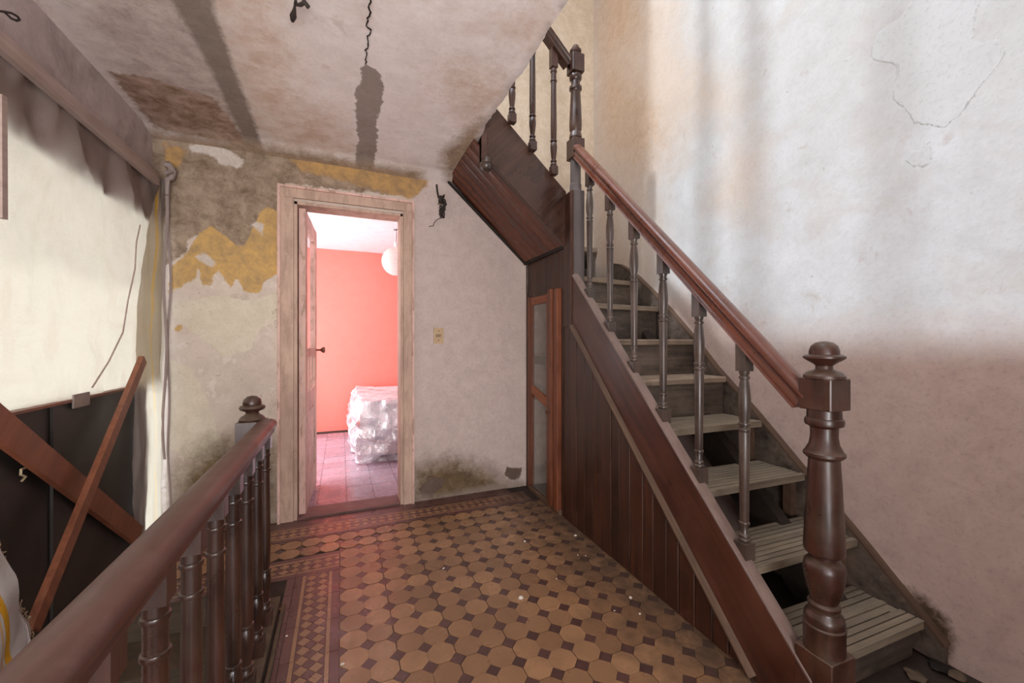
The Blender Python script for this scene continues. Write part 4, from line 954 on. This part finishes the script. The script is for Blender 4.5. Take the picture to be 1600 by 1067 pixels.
# crumbs and leaf on the floor
crumbs = [(1022 // 2 * 2 * 0 + 820, 847, .012), (693, 889, .008), (814, 935, .014), (903, 868, .006), (915, 869, .005), (535, 1039, .010), (448, 995, .006), (899, 838, .012), (960, 955, .006), (985, 935, .010), (1000, 960, .006), (870, 905, .005)]
wh = ['near the middle of the floor', 'on the seam left of centre', 'the larger one in mid floor', 'near the panelling, left of a pair', 'near the panelling, right of a pair', 'at the bottom beside the border', 'on the dark border strip by the railing', 'at the foot of the panelling by the cupboard', 'on the dirty tiles by the panelling', 'at the foot of the panelling, lower right', 'furthest right on the dirty tiles', 'just before the dirty tiles, mid right']
for (u, v, r), t_ in zip(crumbs, wh):
    p = P(u, v, 'z', 0); bm = BM(); bmesh.ops.create_icosphere(bm, subdivisions=1, radius=r)
    for q in bm.verts: q.co = q.co * random.uniform(.6, 1.1); q.co.z = max(q.co.z * .5, -r * .3)
    o = fin('plaster_crumb', bm, m_crumb, smooth=0, label='pale plaster crumb ' + t_, cat='debris', group='plaster crumbs on the tiled floor'); o.location = (p.x, p.y, r * .3)
p = P(438, 953, 'z', 0)
bm = BM(); grid(bm, 'z', 0, -.02, .02, -.014, .014, .004, None, 0)
for q in bm.verts: q.co.z = .008 + .2 * abs(q.co.x) + .007 * fbm(q.co.x * 90, q.co.y * 90, 1); q.co.y *= max(0, 1 - (abs(q.co.x) / .022) ** 2)
o = fin('dry_leaf', bm, m_leaf, label='small curled dry leaf on the dark border beside the railing', cat='leaf'); o.location = (p.x, p.y, .0); o.rotation_euler = (0, 0, .6)
# rubble by the foot of the stairs
random.seed(31)
for i, (u, v, r, lb) in enumerate(((1470, 1042, .035, 'dark broken plaster chunk lying at the foot of the right wall'), (1500, 1052, .028, 'smaller flat rubble piece right of the first stair step'), (1430, 1055, .03, 'low brown debris chunk in front of the bottom tread'))):
    p = P(u, v, 'z', .01); bm = BM(); bmesh.ops.create_icosphere(bm, subdivisions=2, radius=r)
    for q in bm.verts: q.co *= 1 + .35 * fbm(q.co.x * 30 + i, q.co.y * 30, q.co.z * 30); q.co.z *= .35
    o = fin('rubble_chunk', bm, m_down if i else m_grime, smooth=20, label=lb, cat='rubble'); o.location = (min(p.x, 2.03), p.y, .008)
# ------------------------------------------------------------------ room beyond: bed under plastic, paper lantern
bd = empty('bed', (.75, 5.0, 0), label='bed with stacked mattress and grey bedding in the salmon room', cat='bed')
m_matt = simple('white_mattress', S(222, 216, 218), .8, var=.15, sc=8); m_grey = simple('grey_bedding', S(110, 116, 132), .8, sc=14, var=.35)
fin('bed_base', bx(BM(), -.52, .75, -.72, .85, .06, .22), simple('pinkish_divan', S(206, 176, 172), .8), bd, bevel=.03, seg=3)
fin('mattress', bx(BM(), -.54, .75, -.70, .86, .40, .58), m_matt, bd, bevel=.05, seg=4)
bm = bx(BM(), -.44, .75, -.74, .82, .23, .40); fin('folded_bedding', bm, m_grey, bd, bevel=.04, seg=3)
for x, y in ((-.45, -.6), (-.45, .7), (.68, -.6), (.68, .7)): fin('leg', bx(BM(), x - .025, x + .025, y - .025, y + .025, 0, .07), m_grime, bd)
bm = BM(); V = {}
NU, NV = 120, 46
for i in range(NU + 1):
    s = i / NU                               # walk round three sides of the bed
    for jv in range(NV + 1):
        tt = jv / NV
        if tt < .35:                         # on top
            r = tt / .35; h = .60
        else:
            r = 1; h = .60 - (tt - .35) / .65 * .585
        per = s * 4.4
        ix, iy = .56, .86                    # half sizes
        if per < 1.6: bxp, byp, nx, ny_ = -ix, .86 - per * 1.0, -1, 0
        else: bxp, byp, nx, ny_ = -ix + min((per - 1.6) * .48, 1.33), -.74, 0, -1
        if 1.45 < per < 1.75: nx, ny_ = -.7, -.7
        fl_ = max(0, tt - .35) / .65
        bulge = .015 + .07 * math.sin(PI * min(fl_, 1)) * (.6 + .8 * abs(fbm(per * 2.5, h * 4, 3, 3))) + .05 * fbm(per * 5, h * 7, 1, 4) * (fl_ > 0) + .05 * fl_
        cx_, cy_ = .1, .06
        x = cx_ + (bxp - cx_) * r + nx * bulge * r; y = cy_ + (byp - cy_) * r + ny_ * bulge * r
        z = h + (.015 * fbm(x * 6, y * 6, 2, 4) if r < 1 else .01 * fbm(per * 6, h * 6, 5, 2)) + (.012 if r < 1 else 0)
        V[i, jv] = bm.verts.new((x + .75, y + 5.0, max(z, .006)))
for i in range(NU):
    for jv in range(NV): bm.faces.new((V[i, jv], V[i + 1, jv], V[i + 1, jv + 1], V[i, jv + 1]))
bmesh.ops.remove_doubles(bm, verts=bm.verts[:], dist=.0004)
fin('plastic_sheet', bm, m_plastic, smooth=30, label='crumpled clear plastic wrapping draped over the bed to the floor', cat='plastic sheet')
c = P(619, 409, 'y', 4.62)
ln = empty('paper_lantern', (c.x, c.y, c.z), label='round white ribbed paper lantern hanging from the ceiling of the salmon room', cat='lamp')
R_ = .155; prf = []
for i in range(0, 41):
    th = -PI / 2 + .2 + (PI - .4) * i / 40; prf.append((R_ * math.cos(th) * (1 - .03 * (i % 2)), R_ * math.sin(th)))
fin('lamp_shade', lathe(BM(), prf, seg=36, capped=False), m_paper, ln, smooth=12)
fin('lamp_holder', lathe(BM(), [(.012, R_), (.022, R_ + .01), (.024, R_ + .045), (.014, R_ + .06), (.006, R_ + .065)], seg=14), m_white_obj, ln, smooth=40)
fin('cord', tube(BM(), [(0, 0, R_ + .06), (.004, 0, R_ + .12), (0, 0, RZ - c.z)], .003, 6), m_cable, ln)
fin('ceiling_hook', tube(BM(), [(-.02, 0, RZ - c.z - .004), (-.022, 0, RZ - c.z - .02), (0, 0, RZ - c.z - .012), (.03, 0, RZ - c.z - .008), (.05, .02, RZ - c.z - .003)], .005, 6), m_grime, ln)
# ------------------------------------------------------------------ turn the lower flight to its true line
bpy.context.view_layer.update()
for o in flight: o.matrix_world = FM @ o.matrix_world
bpy.context.view_layer.update()
for o in (wsr, wsc, bsk):                   # the wall stringers stay on the walls but belong to the staircase
    o.parent = st; o.matrix_parent_inverse = st.matrix_world.inverted()
for o in list(bpy.data.objects):
    if 'label' in o and not o['label']: del o['label']
